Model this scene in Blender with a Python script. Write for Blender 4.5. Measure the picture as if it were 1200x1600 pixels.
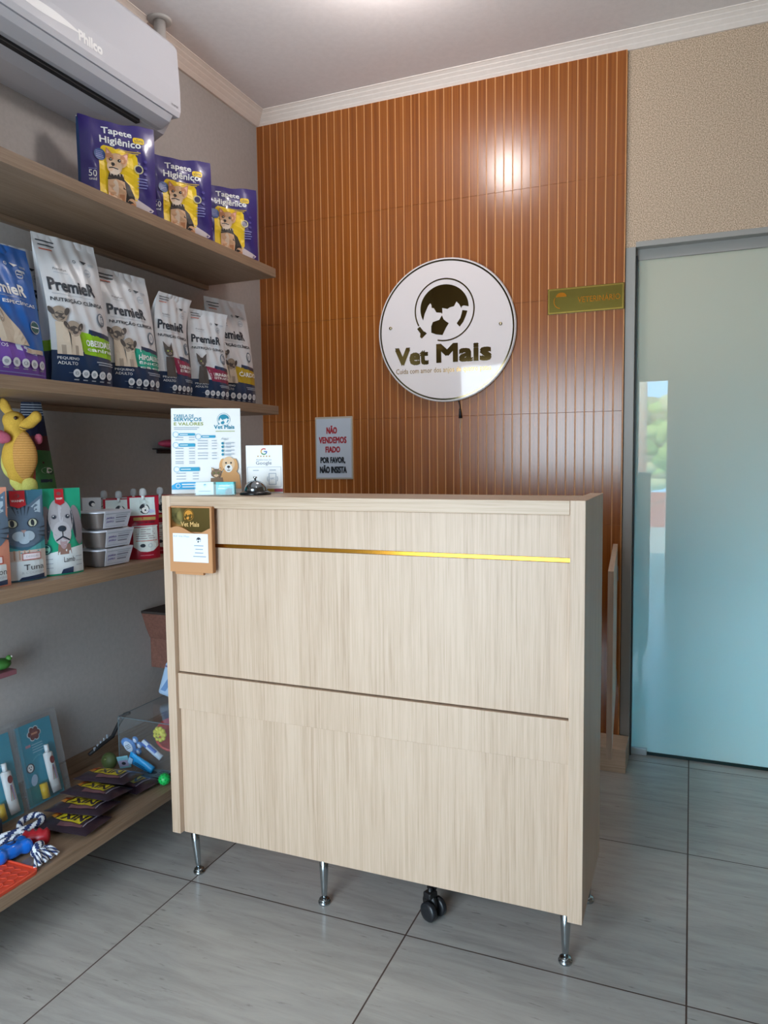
import bpy, bmesh, math, random
from mathutils import Vector, Matrix, Euler, noise
from mathutils.geometry import tessellate_polygon
random.seed(7)
PI = math.pi
S = bpy.context.scene
COL = S.collection
for o in list(bpy.data.objects): bpy.data.objects.remove(o)

# ------------------------------------------------------------ camera
F_PX = 1158.08
YAW, PITCH, ROLL = .3932, -.0734, -.011
fw = Vector((-math.sin(YAW)*math.cos(PITCH), math.cos(YAW)*math.cos(PITCH), math.sin(PITCH)))
rt = Vector((math.cos(YAW), math.sin(YAW), 0)); up = rt.cross(fw)
rt2 = rt*math.cos(ROLL)+up*math.sin(ROLL); up2 = up*math.cos(ROLL)-rt*math.sin(ROLL)
cd = bpy.data.cameras.new('camera'); cam = bpy.data.objects.new('camera', cd); COL.objects.link(cam)
cd.sensor_fit = 'VERTICAL'; cd.sensor_height = 32; cd.lens = F_PX/1600*32; cd.clip_start = .02
M4 = Matrix((rt2, up2, -fw)).transposed().to_4x4(); M4.translation = (1.9904, -3.2437, 1.2879)
cam.matrix_world = M4
S.camera = cam
# ------------------------------------------------------------ exposure, world, sun, daylight
S.view_settings.view_transform = 'Standard'; S.view_settings.look = 'None'
S.view_settings.gamma = 1; S.view_settings.exposure = 0.06; S.view_settings.use_curve_mapping = False
W = bpy.data.worlds.new('sky'); S.world = W; W.use_nodes = True
bg = W.node_tree.nodes['Background']; bg.inputs[0].default_value = (.34, .66, 1, 1); bg.inputs[1].default_value = 12.0
def lamp(name, kind, loc, rot, power, color, **k):
    d = bpy.data.lights.new(name, kind); d.energy = power; d.color = color
    for a, b in k.items(): setattr(d, a, b)
    o = bpy.data.objects.new(name, d); COL.objects.link(o); o.location = loc; o.rotation_euler = rot
    return o
lamp('sun', 'SUN', (0, 3, 8), (math.radians(-42), 0, math.radians(12)), 22.0, (1, .93, .82), angle=.01)
# daylight through the entrance glazing (frosted panes either side of the open gap)
WIN_C = (.76, .90, 1.0)
lamp('daylight', 'AREA', (.88, -4.10, 1.0), (PI/2-math.radians(2), 0, math.radians(-3)), 53, WIN_C, spread=math.radians(140), shape='RECTANGLE', size=1.16, size_y=1.98)
# daylight inside the room behind the frosted door
lamp('inner_room_daylight', 'AREA', (2.65, 1.0, .42), (PI/2, 0, PI), 120, (.36, .80, 1.0), shape='RECTANGLE', size=.9, size_y=.7)
bpy.data.objects['inner_room_daylight'].rotation_euler = (-PI/2, 0, 0)

# ------------------------------------------------------------ materials
def lin(h):
    h = h.lstrip('#'); r = []
    for i in (0, 2, 4):
        c = int(h[i:i+2], 16)/255
        r.append(c/12.92 if c <= .04045 else ((c+.055)/1.055)**2.4)
    return (*r, 1)
_m = {}
def mat(hexc, rough=.5, metal=0, spec=.5, coat=0, emit=0, alpha=None):
    k = (hexc, rough, metal, spec, coat, emit)
    if k in _m: return _m[k]
    m = bpy.data.materials.new('m'+hexc.strip('#')); m.use_nodes = True
    b = m.node_tree.nodes['Principled BSDF']; c = lin(hexc)
    b.inputs['Base Color'].default_value = c; b.inputs['Roughness'].default_value = rough
    b.inputs['Metallic'].default_value = metal; b.inputs['Specular IOR Level'].default_value = spec
    b.inputs['Coat Weight'].default_value = coat; b.inputs['Coat Roughness'].default_value = .08
    if emit:
        b.inputs['Emission Color'].default_value = c; b.inputs['Emission Strength'].default_value = emit
    m.diffuse_color = c; _m[k] = m
    return m
def nodes(name):
    m = bpy.data.materials.new(name); m.use_nodes = True
    nt = m.node_tree; return m, nt, nt.nodes['Principled BSDF']
def N(nt, t, **k):
    n = nt.nodes.new(t)
    for a, b in k.items():
        if a == 'inp':
            for i, v in b.items(): n.inputs[i].default_value = v
        else: setattr(n, a, b)
    return n
def ramp(nt, fac, stops):
    r = N(nt, 'ShaderNodeValToRGB'); e = r.color_ramp.elements
    while len(e) < len(stops): e.new(.5)
    for x, (p, c) in zip(e, stops): x.position = p; x.color = lin(c) if isinstance(c, str) else c
    nt.links.new(fac, r.inputs[0]); return r.outputs[0]
def wood(name, c1, c2, c3, axis='z', rough=.45):
    m, nt, b = nodes(name); L = nt.links.new
    tc = N(nt, 'ShaderNodeTexCoord')
    def mp(s):
        k = N(nt, 'ShaderNodeMapping'); L(tc.outputs['Object'], k.inputs[0])
        k.inputs['Scale'].default_value = s; return k.outputs[0]
    def sc(a, t): return tuple(t if ax == axis else a for ax in 'xyz')
    n1 = N(nt, 'ShaderNodeTexNoise', inp={'Scale': 1, 'Detail': 5, 'Roughness': .65, 'Distortion': .3}); L(mp(sc(120, 2.6)), n1.inputs[0])
    n2 = N(nt, 'ShaderNodeTexNoise', inp={'Scale': 1, 'Detail': 3, 'Distortion': 1.2}); L(mp(sc(9, .8)), n2.inputs[0])
    n3 = N(nt, 'ShaderNodeTexNoise', inp={'Scale': 1, 'Detail': 2}); L(mp(sc(320, 9)), n3.inputs[0])
    a = N(nt, 'ShaderNodeMath', operation='MULTIPLY_ADD', inp={1: .5}); L(n1.outputs[0], a.inputs[0])
    h = N(nt, 'ShaderNodeMath', operation='MULTIPLY', inp={1: .22}); L(n2.outputs[0], h.inputs[0]); L(h.outputs[0], a.inputs[2])
    a2 = N(nt, 'ShaderNodeMath', operation='MULTIPLY_ADD', inp={1: .28}); L(n3.outputs[0], a2.inputs[0]); L(a.outputs[0], a2.inputs[2])
    L(ramp(nt, a2.outputs[0], [(.36, c3), (.47, c2), (.58, c1)]), b.inputs['Base Color'])
    b.inputs['Roughness'].default_value = rough
    bp = N(nt, 'ShaderNodeBump', inp={'Strength': .08, 'Distance': .002}); L(a2.outputs[0], bp.inputs['Height']); L(bp.outputs[0], b.inputs['Normal'])
    return m
OAK_V = wood('oak_vertical', '#cfb69f', '#c5ab93', '#b49980', 'z')
OAK_X = wood('oak_along_x', '#ccb49c', '#c1a88f', '#af957b', 'x')
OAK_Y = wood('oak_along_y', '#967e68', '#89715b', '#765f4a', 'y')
def wall_mat(name, c1, c2, scale, bump, rough=.85):
    m, nt, b = nodes(name); L = nt.links.new
    tc = N(nt, 'ShaderNodeTexCoord')
    n = N(nt, 'ShaderNodeTexNoise', inp={'Scale': scale, 'Detail': 4, 'Roughness': .65}); L(tc.outputs['Object'], n.inputs[0])
    L(ramp(nt, n.outputs[0], [(.38, c2), (.62, c1)]), b.inputs['Base Color'])
    b.inputs['Roughness'].default_value = rough
    bp = N(nt, 'ShaderNodeBump', inp={'Strength': bump, 'Distance': .003}); L(n.outputs[0], bp.inputs['Height']); L(bp.outputs[0], b.inputs['Normal'])
    return m
STUCCO = wall_mat('stucco', '#e8d0b6', '#a0866c', 240, .8)
PAINT = wall_mat('paint', '#b6b1ad', '#b0aba7', 60, .04)
CEIL = wall_mat('ceiling_paint', '#f6efed', '#f2ebe9', 40, .02)
CROWN = wall_mat('crown_paint', '#f8ece2', '#f4e8de', 40, .02, .6)
def slat_mat():
    m, nt, b = nodes('slat_wood'); L = nt.links.new
    tc = N(nt, 'ShaderNodeTexCoord'); mp = N(nt, 'ShaderNodeMapping'); L(tc.outputs['Object'], mp.inputs[0])
    mp.inputs['Scale'].default_value = (140, 140, 1.5)
    n = N(nt, 'ShaderNodeTexNoise', inp={'Scale': 1, 'Detail': 4}); L(mp.outputs[0], n.inputs[0])
    L(ramp(nt, n.outputs[0], [(.35, '#884714'), (.65, '#a05a1f')]), b.inputs['Base Color'])
    b.inputs['Roughness'].default_value = .24; b.inputs['Coat Weight'].default_value = .4; b.inputs['Coat Roughness'].default_value = .2
    return m
SLAT = slat_mat(); GROOVE = mat('#cf8f54', .4)
def floor_mat():
    m, nt, b = nodes('travertine_tile'); L = nt.links.new
    g = N(nt, 'ShaderNodeNewGeometry'); sx = N(nt, 'ShaderNodeSeparateXYZ'); L(g.outputs['Position'], sx.inputs[0])
    def line(sock, off, per, wid):
        a = N(nt, 'ShaderNodeMath', operation='SUBTRACT', inp={1: off-per*20}); L(sock, a.inputs[0])
        d = N(nt, 'ShaderNodeMath', operation='DIVIDE', inp={1: per}); L(a.outputs[0], d.inputs[0])
        f = N(nt, 'ShaderNodeMath', operation='FRACT'); L(d.outputs[0], f.inputs[0])
        q = N(nt, 'ShaderNodeMath', operation='PINGPONG', inp={1: .5}); L(f.outputs[0], q.inputs[0])
        r = N(nt, 'ShaderNodeMath', operation='LESS_THAN', inp={1: wid/per}); L(q.outputs[0], r.inputs[0])
        fl = N(nt, 'ShaderNodeMath', operation='FLOOR'); L(d.outputs[0], fl.inputs[0])
        return r.outputs[0], fl.outputs[0]
    lx, ix = line(sx.outputs[0], 2.002, .7026, .0021); ly, iy = line(sx.outputs[1], -1.4584, .7142, .0021)
    mx = N(nt, 'ShaderNodeMath', operation='MAXIMUM'); L(lx, mx.inputs[0]); L(ly, mx.inputs[1])
    rnd = N(nt, 'ShaderNodeMath', operation='MULTIPLY_ADD', inp={1: 7.3}); L(ix, rnd.inputs[0])
    r2 = N(nt, 'ShaderNodeMath', operation='MULTIPLY', inp={1: 3.7}); L(iy, r2.inputs[0]); L(r2.outputs[0], rnd.inputs[2])
    cmb = N(nt, 'ShaderNodeCombineXYZ'); L(rnd.outputs[0], cmb.inputs[2])
    ad = N(nt, 'ShaderNodeVectorMath', operation='ADD'); L(g.outputs['Position'], ad.inputs[0]); L(cmb.outputs[0], ad.inputs[1])
    mp = N(nt, 'ShaderNodeMapping'); L(ad.outputs[0], mp.inputs[0]); mp.inputs['Scale'].default_value = (2.2, 16, 1); mp.inputs['Rotation'].default_value = (0, 0, .06)
    n = N(nt, 'ShaderNodeTexNoise', inp={'Scale': 1.6, 'Detail': 7, 'Roughness': .68, 'Distortion': .5}); L(mp.outputs[0], n.inputs[0])
    mp2 = N(nt, 'ShaderNodeMapping'); L(ad.outputs[0], mp2.inputs[0]); mp2.inputs['Scale'].default_value = (14, 85, 1)
    n2 = N(nt, 'ShaderNodeTexNoise', inp={'Scale': 1, 'Detail': 4, 'Roughness': .6}); L(mp2.outputs[0], n2.inputs[0])
    c1 = ramp(nt, n.outputs[0], [(.28, '#9b9893'), (.5, '#aba8a3'), (.72, '#b6b3ad')])
    c2 = ramp(nt, n2.outputs[0], [(.24, '#6f6a62'), (.36, '#ffffff')])
    mm = N(nt, 'ShaderNodeMix', data_type='RGBA', blend_type='MULTIPLY', inp={0: .55}); L(c1, mm.inputs[6]); L(c2, mm.inputs[7])
    fx = N(nt, 'ShaderNodeMix', data_type='RGBA'); L(mx.outputs[0], fx.inputs[0]); L(mm.outputs[2], fx.inputs[6]); fx.inputs[7].default_value = lin('#4a3a34')
    L(fx.outputs[2], b.inputs['Base Color'])
    rr = N(nt, 'ShaderNodeMath', operation='MULTIPLY_ADD', inp={1: .5, 2: .21}); L(mx.outputs[0], rr.inputs[0]); L(rr.outputs[0], b.inputs['Roughness'])
    iv = N(nt, 'ShaderNodeMath', operation='SUBTRACT', inp={0: 1}); L(mx.outputs[0], iv.inputs[1])
    bp = N(nt, 'ShaderNodeBump', inp={'Strength': .5, 'Distance': .002}); L(iv.outputs[0], bp.inputs['Height']); L(bp.outputs[0], b.inputs['Normal'])
    return m
FLOOR = floor_mat()
def frosted():
    m, nt, b = nodes('frosted_glass')
    b.inputs['Base Color'].default_value = lin('#ece2c6'); b.inputs['Roughness'].default_value = .015
    b.inputs['IOR'].default_value = 1.9
    t = N(nt, 'ShaderNodeBsdfTranslucent'); t.inputs[0].default_value = (.50, .85, .95, 1)
    mx = N(nt, 'ShaderNodeMixShader', inp={0: .32}); nt.links.new(b.outputs[0], mx.inputs[1]); nt.links.new(t.outputs[0], mx.inputs[2])
    gl = N(nt, 'ShaderNodeBsdfGlossy'); gl.inputs['Roughness'].default_value = .012; fr = N(nt, 'ShaderNodeFresnel', inp={0: 1.75})
    b.inputs['Specular IOR Level'].default_value = 0
    m2 = N(nt, 'ShaderNodeMixShader'); nt.links.new(fr.outputs[0], m2.inputs[0]); nt.links.new(mx.outputs[0], m2.inputs[1]); nt.links.new(gl.outputs[0], m2.inputs[2])
    nt.links.new(m2.outputs[0], nt.nodes['Material Output'].inputs[0])
    return m
FROST = frosted()
def clear(name, tint, dens, rough=.03):
    m, nt, b = nodes(name); L = nt.links.new; out = nt.nodes['Material Output']
    t = N(nt, 'ShaderNodeBsdfTransparent'); t.inputs[0].default_value = tint
    gl = N(nt, 'ShaderNodeBsdfGlossy'); gl.inputs['Roughness'].default_value = rough; gl.inputs[0].default_value = (1, 1, 1, 1)
    d = N(nt, 'ShaderNodeBsdfDiffuse'); d.inputs[0].default_value = tint
    lw = N(nt, 'ShaderNodeLayerWeight', inp={0: .5}); pw = N(nt, 'ShaderNodeMath', operation='POWER', inp={1: 4.0}); L(lw.outputs['Facing'], pw.inputs[0])
    fr = N(nt, 'ShaderNodeMath', operation='MULTIPLY_ADD', inp={1: .45, 2: .012}); L(pw.outputs[0], fr.inputs[0])
    m1 = N(nt, 'ShaderNodeMixShader', inp={0: dens}); L(t.outputs[0], m1.inputs[1]); L(d.outputs[0], m1.inputs[2])
    m2 = N(nt, 'ShaderNodeMixShader'); L(fr.outputs[0], m2.inputs[0]); L(m1.outputs[0], m2.inputs[1]); L(gl.outputs[0], m2.inputs[2])
    L(m2.outputs[0], out.inputs[0]); nt.nodes.remove(b)
    return m
CLEAR = clear('clear_plastic', (.94, .96, .97, 1), .03)
BLISTER = clear('blister_plastic', (.96, .97, .98, 1), .03)
CAPCLEAR = clear('cap_plastic', (.85, .88, .9, 1), .35)
WHITE = mat('#f2f2f0', .5); BLACK = mat('#161618', .45); NAVY = mat('#16263f', .35); INK = mat('#26303c', .5)
CHROME = mat('#c9ced2', .12, 1); STEEL = mat('#b4bcc0', .22, 1); GOLD = mat('#a98f4e', .08, 1); ACW = mat('#c6c7ce', .35)
FRAME = mat('#a09d97', .38, 0, .5); DARKGAP = mat('#1b1c20', .6)

# ------------------------------------------------------------ mesh builder
class MB:
    def __init__(s): s.v = []; s.f = []; s.mi = []; s.sm = []; s.mats = []; s.layer = 0
    def m(s, mt):
        if mt not in s.mats: s.mats.append(mt)
        return s.mats.index(mt)
    def add(s, vs, fs, mt, smooth=False):
        b = len(s.v); s.v += [tuple(v) for v in vs]
        for i, f in enumerate(fs):
            s.f.append([b+j for j in f]); s.mi.append(s.m(mt[i] if isinstance(mt, list) else mt)); s.sm.append(smooth)
        return s
    def bm(s, bm, mt, smooth=False, M=None):
        if M is not None: bm.transform(M)
        bm.verts.index_update()
        s.add([v.co for v in bm.verts], [[v.index for v in f.verts] for f in bm.faces], mt, smooth); bm.free(); return s
    def box(s, x0, x1, y0, y1, z0, z1, mt, bev=.0015, M=None, seg=2):
        bm = bmesh.new(); bmesh.ops.create_cube(bm, size=1)
        for v in bm.verts: v.co = ((x0+x1)/2+v.co.x*(x1-x0), (y0+y1)/2+v.co.y*(y1-y0), (z0+z1)/2+v.co.z*(z1-z0))
        if bev: bmesh.ops.bevel(bm, geom=bm.edges[:], offset=min(bev, .45*min(x1-x0, y1-y0, z1-z0)), segments=seg, affect='EDGES', profile=.5)
        return s.bm(bm, mt, False, M)
    def prism(s, poly, lo, hi, mt, axis='y', smooth=False):
        # poly: 2-D outline; axis: extrusion axis
        mp = {'x': lambda a, b, t: (t, a, b), 'y': lambda a, b, t: (a, t, b), 'z': lambda a, b, t: (a, b, t)}[axis]
        n = len(poly); vs = [mp(a, b, lo) for a, b in poly]+[mp(a, b, hi) for a, b in poly]
        s.add(vs, [[i, (i+1) % n, n+(i+1) % n, n+i] for i in range(n)], mt, smooth)
        tr = tessellate_polygon([[Vector((a, b, 0)) for a, b in poly]])
        s.add(vs, [list(t) for t in tr]+[[n+i for i in t] for t in tr], mt, False)
        return s
    def lathe(s, prof, mt, c=(0, 0, 0), n=24, M=None, smooth=True, cap=True):
        vs = []; fs = []; k = len(prof)
        for i in range(n):
            a = 2*PI*i/n
            for r, z in prof: vs.append(Vector((r*math.cos(a), r*math.sin(a), z)))
        for i in range(n):
            for j in range(k-1):
                fs.append([i*k+j, ((i+1) % n)*k+j, ((i+1) % n)*k+j+1, i*k+j+1])
        if cap:
            fs.append([i*k for i in range(n)][::-1]); fs.append([i*k+k-1 for i in range(n)])
        vs = [(M @ v if M is not None else v)+Vector(c) for v in vs]
        return s.add(vs, fs, mt, smooth)
    def tube(s, path, r, mt, n=10, matfn=None, cap=True):
        P = [Vector(p) for p in path]; vs = []; fs = []; ml = []
        nrm = None; k = len(P)
        for i, p in enumerate(P):
            t = (P[min(i+1, k-1)]-P[max(i-1, 0)]).normalized()
            if nrm is None: nrm = t.orthogonal().normalized()
            else: nrm = (nrm-t*nrm.dot(t)).normalized()
            b = t.cross(nrm); rr = r(i/(k-1)) if callable(r) else r
            for j in range(n):
                a = 2*PI*j/n; vs.append(p+(nrm*math.cos(a)+b*math.sin(a))*rr)
        for i in range(k-1):
            for j in range(n):
                fs.append([i*n+j, i*n+(j+1) % n, (i+1)*n+(j+1) % n, (i+1)*n+j]); ml.append(matfn(i, j) if matfn else mt)
        if cap:
            fs.append(list(range(n))[::-1]); fs.append([(k-1)*n+j for j in range(n)]); ml += [mt, mt]
        return s.add(vs, fs, ml, True)
    def grid(s, fn, nu, nv, mt, smooth=True, matfn=None):
        vs = [fn(i/nu, j/nv) for j in range(nv+1) for i in range(nu+1)]; fs = []; ml = []
        for j in range(nv):
            for i in range(nu):
                a = j*(nu+1)+i; fs.append([a, a+1, a+nu+2, a+nu+1]); ml.append(matfn((i+.5)/nu, (j+.5)/nv) if matfn else mt)
        return s.add(vs, fs, ml, smooth)
    def ell(s, c, r, mt, rot=(0, 0, 0), n=3):
        bm = bmesh.new(); bmesh.ops.create_icosphere(bm, subdivisions=n, radius=1)
        return s.bm(bm, mt, True, Matrix.LocRotScale(Vector(c), Euler(rot), Vector(r)))
    def art(s, A, fn, off=.0007, step=.00012, maxlen=None):
        # fn(x, z, offset) -> 3-D point
        for k, (vs, fs, mt) in enumerate(A.items):
            o = off+k*step
            if maxlen:
                bm = bmesh.new(); bv = [bm.verts.new((a, b, 0)) for a, b in vs]
                for f in fs:
                    try: bm.faces.new([bv[i] for i in f])
                    except ValueError: pass
                for _ in range(5):
                    e = [e for e in bm.edges if e.calc_length() > maxlen]
                    if not e: break
                    bmesh.ops.subdivide_edges(bm, edges=e, cuts=1); bmesh.ops.triangulate(bm, faces=bm.faces[:])
                bm.verts.index_update()
                s.add([fn(v.co.x, v.co.y, o) for v in bm.verts], [[v.index for v in f.verts] for f in bm.faces], mt); bm.free()
            else: s.add([fn(a, b, o) for a, b in vs], fs, mt)
        return s
    def build(s, name, parent=None, loc=None, rot=None):
        me = bpy.data.meshes.new(name); me.from_pydata(s.v, [], s.f)
        for mt in s.mats: me.materials.append(mt)
        me.polygons.foreach_set('material_index', s.mi); me.polygons.foreach_set('use_smooth', s.sm); me.update()
        o = bpy.data.objects.new(name, me); COL.objects.link(o)
        if parent: o.parent = parent
        if loc is not None: o.location = loc
        if rot is not None: o.rotation_euler = rot if not isinstance(rot, (int, float)) else (0, 0, rot)
        return o

_tc = {}
def text_mesh(txt, bold=.0):
    k = (txt, bold)
    if k not in _tc:
        c = bpy.data.curves.new('t', 'FONT'); c.body = txt; c.resolution_u = 2; c.offset = bold; c.align_x = 'LEFT'
        o = bpy.data.objects.new('t', c); COL.objects.link(o)
        me = bpy.data.meshes.new_from_object(o.evaluated_get(bpy.context.evaluated_depsgraph_get()))
        _tc[k] = ([(v.co.x, v.co.y) for v in me.vertices], [list(p.vertices) for p in me.polygons])
        bpy.data.objects.remove(o); bpy.data.curves.remove(c); bpy.data.meshes.remove(me)
    return _tc[k]
class Art:
    def __init__(s): s.items = []
    def raw(s, vs, fs, mt): s.items.append((vs, fs, mt)); return s
    def poly(s, pts, mt):
        tr = tessellate_polygon([[Vector((a, b, 0)) for a, b in pts]])
        return s.raw(list(pts), [list(t) for t in tr], mt)
    def rect(s, x0, z0, x1, z1, mt): return s.raw([(x0, z0), (x1, z0), (x1, z1), (x0, z1)], [[0, 1, 2, 3]], mt)
    def rrect(s, x0, z0, x1, z1, r, mt, n=5):
        p = []
        for cx, cz, a0 in ((x1-r, z1-r, 0), (x0+r, z1-r, 90), (x0+r, z0+r, 180), (x1-r, z0+r, 270)):
            for i in range(n+1):
                a = math.radians(a0+90*i/n); p.append((cx+r*math.cos(a), cz+r*math.sin(a)))
        return s.poly(p, mt)
    def ell(s, cx, cz, rx, rz, mt, rot=0, n=22, a0=0, a1=360):
        c, q = math.cos(rot), math.sin(rot); p = []
        full = abs(a1-a0) >= 360
        for i in range(n if full else n+1):
            a = math.radians(a0+(a1-a0)*i/n); x, z = rx*math.cos(a), rz*math.sin(a); p.append((cx+x*c-z*q, cz+x*q+z*c))
        return s.poly(p, mt)
    def ring(s, cx, cz, r, w, mt, a0=0, a1=360, n=40, k=1.0):
        vs = []
        for i in range(n+1):
            a = math.radians(a0+(a1-a0)*i/n)
            vs += [(cx+(r-w/2)*math.cos(a)*k, cz+(r-w/2)*math.sin(a)), (cx+(r+w/2)*math.cos(a)*k, cz+(r+w/2)*math.sin(a))]
        return s.raw(vs, [[2*i, 2*i+1, 2*i+3, 2*i+2] for i in range(n)], mt)
    def frame(s, x0, z0, x1, z1, w, mt):
        for r in ((x0, z0, x1, z0+w), (x0, z1-w, x1, z1), (x0, z0+w, x0+w, z1-w), (x1-w, z0+w, x1, z1-w)): s.rect(*r, mt)
        return s
    def text(s, t, x0, z0, x1, z1, mt, bold=.0):
        v, f = text_mesh(t)
        if not v: return s
        xs = [a for a, _ in v]; zs = [b for _, b in v]; a0, a1, b0, b1 = min(xs), max(xs), min(zs), max(zs)
        d = bold*(z1-z0)*1.1 if bold >= .015 else 0
        x0 += d; x1 -= d; z0 += d; z1 -= d
        P0 = [(x0+(a-a0)/(a1-a0)*(x1-x0), z0+(b-b0)/(b1-b0)*(z1-z0)) for a, b in v]
        for dx, dz in (((d, d), (-d, d), (d, -d), (-d, -d), (0, 0)) if d else ((0, 0),)): s.raw([(a+dx, b+dz) for a, b in P0], f, mt)
        return s
    def lines(s, x0, x1, z, n, dz, mt, h=.002):
        for i in range(n):
            e = x1-(x1-x0)*.25*((i*37) % 3)/3; s.rect(x0, z-i*dz, e, z-i*dz+h, mt)
        return s

def thing(name, label, cat, loc=(0, 0, 0), rot=0, group=None):
    o = bpy.data.objects.new(name, None); COL.objects.link(o); o.location = loc
    o.rotation_euler = (0, 0, rot) if isinstance(rot, (int, float)) else rot
    o.empty_display_size = .02
    return tag(o, label, cat, group)
def tag(o, label, cat, group=None):
    o['label'] = label; o['category'] = cat
    if group: o['group'] = group
    return o
def struct(o, label=None):
    o['kind'] = 'structure'
    if label: o['label'] = label
    return o

# ============================================================ ROOM
H = 2.95; FY = -4.2; RX = 3.3
struct(MB().box(-.12, 0, FY-.12, .15, -.1, H+.1, PAINT, 0).build('wall_left'), 'plain off-white painted side wall carrying the shelves')
b = MB()
b.prism([(0, 0), (1.7255, 0), (1.7255, 2.13), (2.72, 2.13), (2.72, 0), (RX+.12, 0), (RX+.12, H+.1), (0, H+.1)], 0, .15, STUCCO, 'y')
struct(b.build('wall_back'), 'textured beige stucco back wall around the glass door')
struct(MB().box(RX, RX+.12, FY-.12, 0, -.1, H+.1, mat('#7a6a5c', .8), 0).build('wall_right'))
b = MB(); b.box(0, .05, FY-.12, FY, 0, H, PAINT, 0); b.box(3.1, RX, FY-.12, FY, 0, H, PAINT, 0); b.box(.05, 3.1, FY-.12, FY, 2.02, H, PAINT, 0)
struct(b.build('wall_front'))
struct(MB().box(-.12, RX+.12, FY-.12, .4, -.1, 0, FLOOR, 0).build('floor'), 'grey travertine look floor tiles with dark grout')
struct(MB().box(-.12, RX+.12, FY-.12, .15, H, H+.1, CEIL, 0).build('ceiling'), 'smooth pale plaster ceiling')
# slat cladding: four rows of grooved boards on the back wall
b = MB(); P = .0383
for z0, z1 in ((0, .995), (.9955, 1.4697), (1.4702, 1.9447), (1.9452, 2.4197), (2.4202, 2.9)):
    b.box(.0, 1.7255, -.0173, -.0001, z0, z1, GROOVE, 0)
    for k in range(0, 46):
        x0, x1 = max(.001, k*P+.0025), min(1.7255, (k+1)*P-.0025)
        if x1-x0 > .004: b.box(x0, x1, -.0185, -.0168, z0, z1, SLAT, .0007, seg=1)
struct(b.build('trim_1'), 'orange brown vertical slat cladding with pale grooves')
# crown moulding
pr = [(0, 0), (.010, 0), (.024, .012), (.026, .0145), (.041, .026), (.043, .0285), (.056, .037), (.058, .0395), (.070, .0465), (.074, .0475), (.074, .0505), (0, .0505)]
b = MB(); b.prism([(-a, 2.8995+z) for a, z in pr], 0, RX, CROWN, 'x'); struct(b.build('trim_2'), 'white stepped crown moulding along the back wall')
b = MB(); b.prism([(a, 2.8995+z) for a, z in pr], FY, -.0005, CROWN, 'y'); struct(b.build('trim_3'), 'white stepped crown moulding along the side wall')
# inner frosted door
d1 = bpy.data.objects.new('door_1', None); COL.objects.link(d1); struct(d1, 'frosted pale green glass sliding door in a grey metal frame')
b = MB(); b.box(1.727, 1.766, -.004, .12, 0, 2.13, FRAME, .002); b.box(1.766, 1.772, .02, .05, 0, 2.1, mat('#3c4244', .4), .001)
b.box(2.70, 2.74, -.004, .12, 0, 2.13, FRAME, .002); b.box(1.766, 2.70, -.004, .12, 2.128, 2.15, FRAME, .002); b.box(1.766, 2.70, .042, .12, 2.085, 2.13, FRAME, .002)
b.build('door_frame', d1)
b = MB(); b.box(1.771, 2.70, .052, .06, .014, 2.088, FROST, .001); b.build('glass_pane', d1)
b = MB(); b.box(1.771, 1.835, .036, .068, .0005, .03, mat('#d9dcdc', .3, .6), .002); b.build('floor_guide', d1)
b = MB(); b.box(1.772, 2.70, .0505, .0615, .0003, .0138, mat('#13302c', .3), 0); b.build('bottom_edge', d1)
# front entrance glazing
w1 = bpy.data.objects.new('window_1', None); COL.objects.link(w1); struct(w1, 'entrance glazing on the street side')
b = MB()
for x in (.05, 1.48, 1.77, 3.06): b.box(x, x+.035, FY-.06, FY-.02, 0, 2.02, FRAME, .002)
b.box(.05, 3.1, FY-.06, FY-.02, 1.985, 2.02, FRAME, .002); b.build('window_frame', w1)
WP, nt_, b_ = nodes('frosted_pane')
tr_ = N(nt_, 'ShaderNodeBsdfTranslucent'); tr_.inputs[0].default_value = (.06, .12, .14, 1)
nt_.links.new(tr_.outputs[0], nt_.nodes['Material Output'].inputs[0]); nt_.nodes.remove(b_)
b = MB(); b.box(.085, 1.48, FY-.045, FY-.035, .0, 1.985, WP, 0); b.build('pane', w1)
b = MB(); b.box(1.805, 3.06, FY-.045, FY-.035, .0, 1.985, WP, 0); b.build('pane', w1)

b = MB(); b.box(1.4, 3.3, 1.7, 1.8, -.02, 2.5, PAINT, 0); b.box(1.3, 1.4, .15, 1.8, -.02, 2.5, PAINT, 0); b.box(3.3, 3.42, .15, 1.8, -.02, 2.5, PAINT, 0)
struct(b.build('wall_inner_room')); struct(MB().box(1.3, 3.42, .15, 1.8, 2.4, 2.5, CEIL, 0).build('ceiling_inner_room')); struct(MB().box(1.3, 3.42, .401, 1.8, -.1, 0, FLOOR, 0).build('floor_inner_room'))
# ============================================================ OUTSIDE (seen only as a reflection in the glass)
b = MB(); b.box(-14, 16, -10.7, FY-.12, -.1, -.01, mat('#b9ab98', .8), 0); struct(b.build('ground'), 'pale concrete pavement outside the entrance')
b = MB(); b.box(-14, 16, -24, -10.7, -.1, -.012, mat('#c06a50', .9), 0); struct(b.build('ground_red'), 'red earth strip across the street')
for i in range(9):
    b = MB()
    for k in range(110):
        a = random.uniform(0, 2*PI); r = random.uniform(.1, .95); z = random.uniform(.2, 3.3)
        b.ell((r*math.cos(a), r*math.sin(a)*.6, z), (random.uniform(.22, .48),)*2+(random.uniform(.2, .4),), mat(random.choice(['#a9c070', '#86a458', '#c0bd8c', '#98946f']), .9), n=2)
    o = b.build('bush', loc=(-7.2+i*2.6, -27, -.02)); tag(o, 'green bush reflected through the entrance gap', 'bush', 'bushes across the street')
b = MB(); b.lathe([(.12, 0), (.09, 7)], mat('#d9cdb4', .8), n=14); tag(b.build('utility_pole', loc=(.83, -16.5, -.012)), 'pale concrete pole reflected in the frosted glass door', 'pole')

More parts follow.
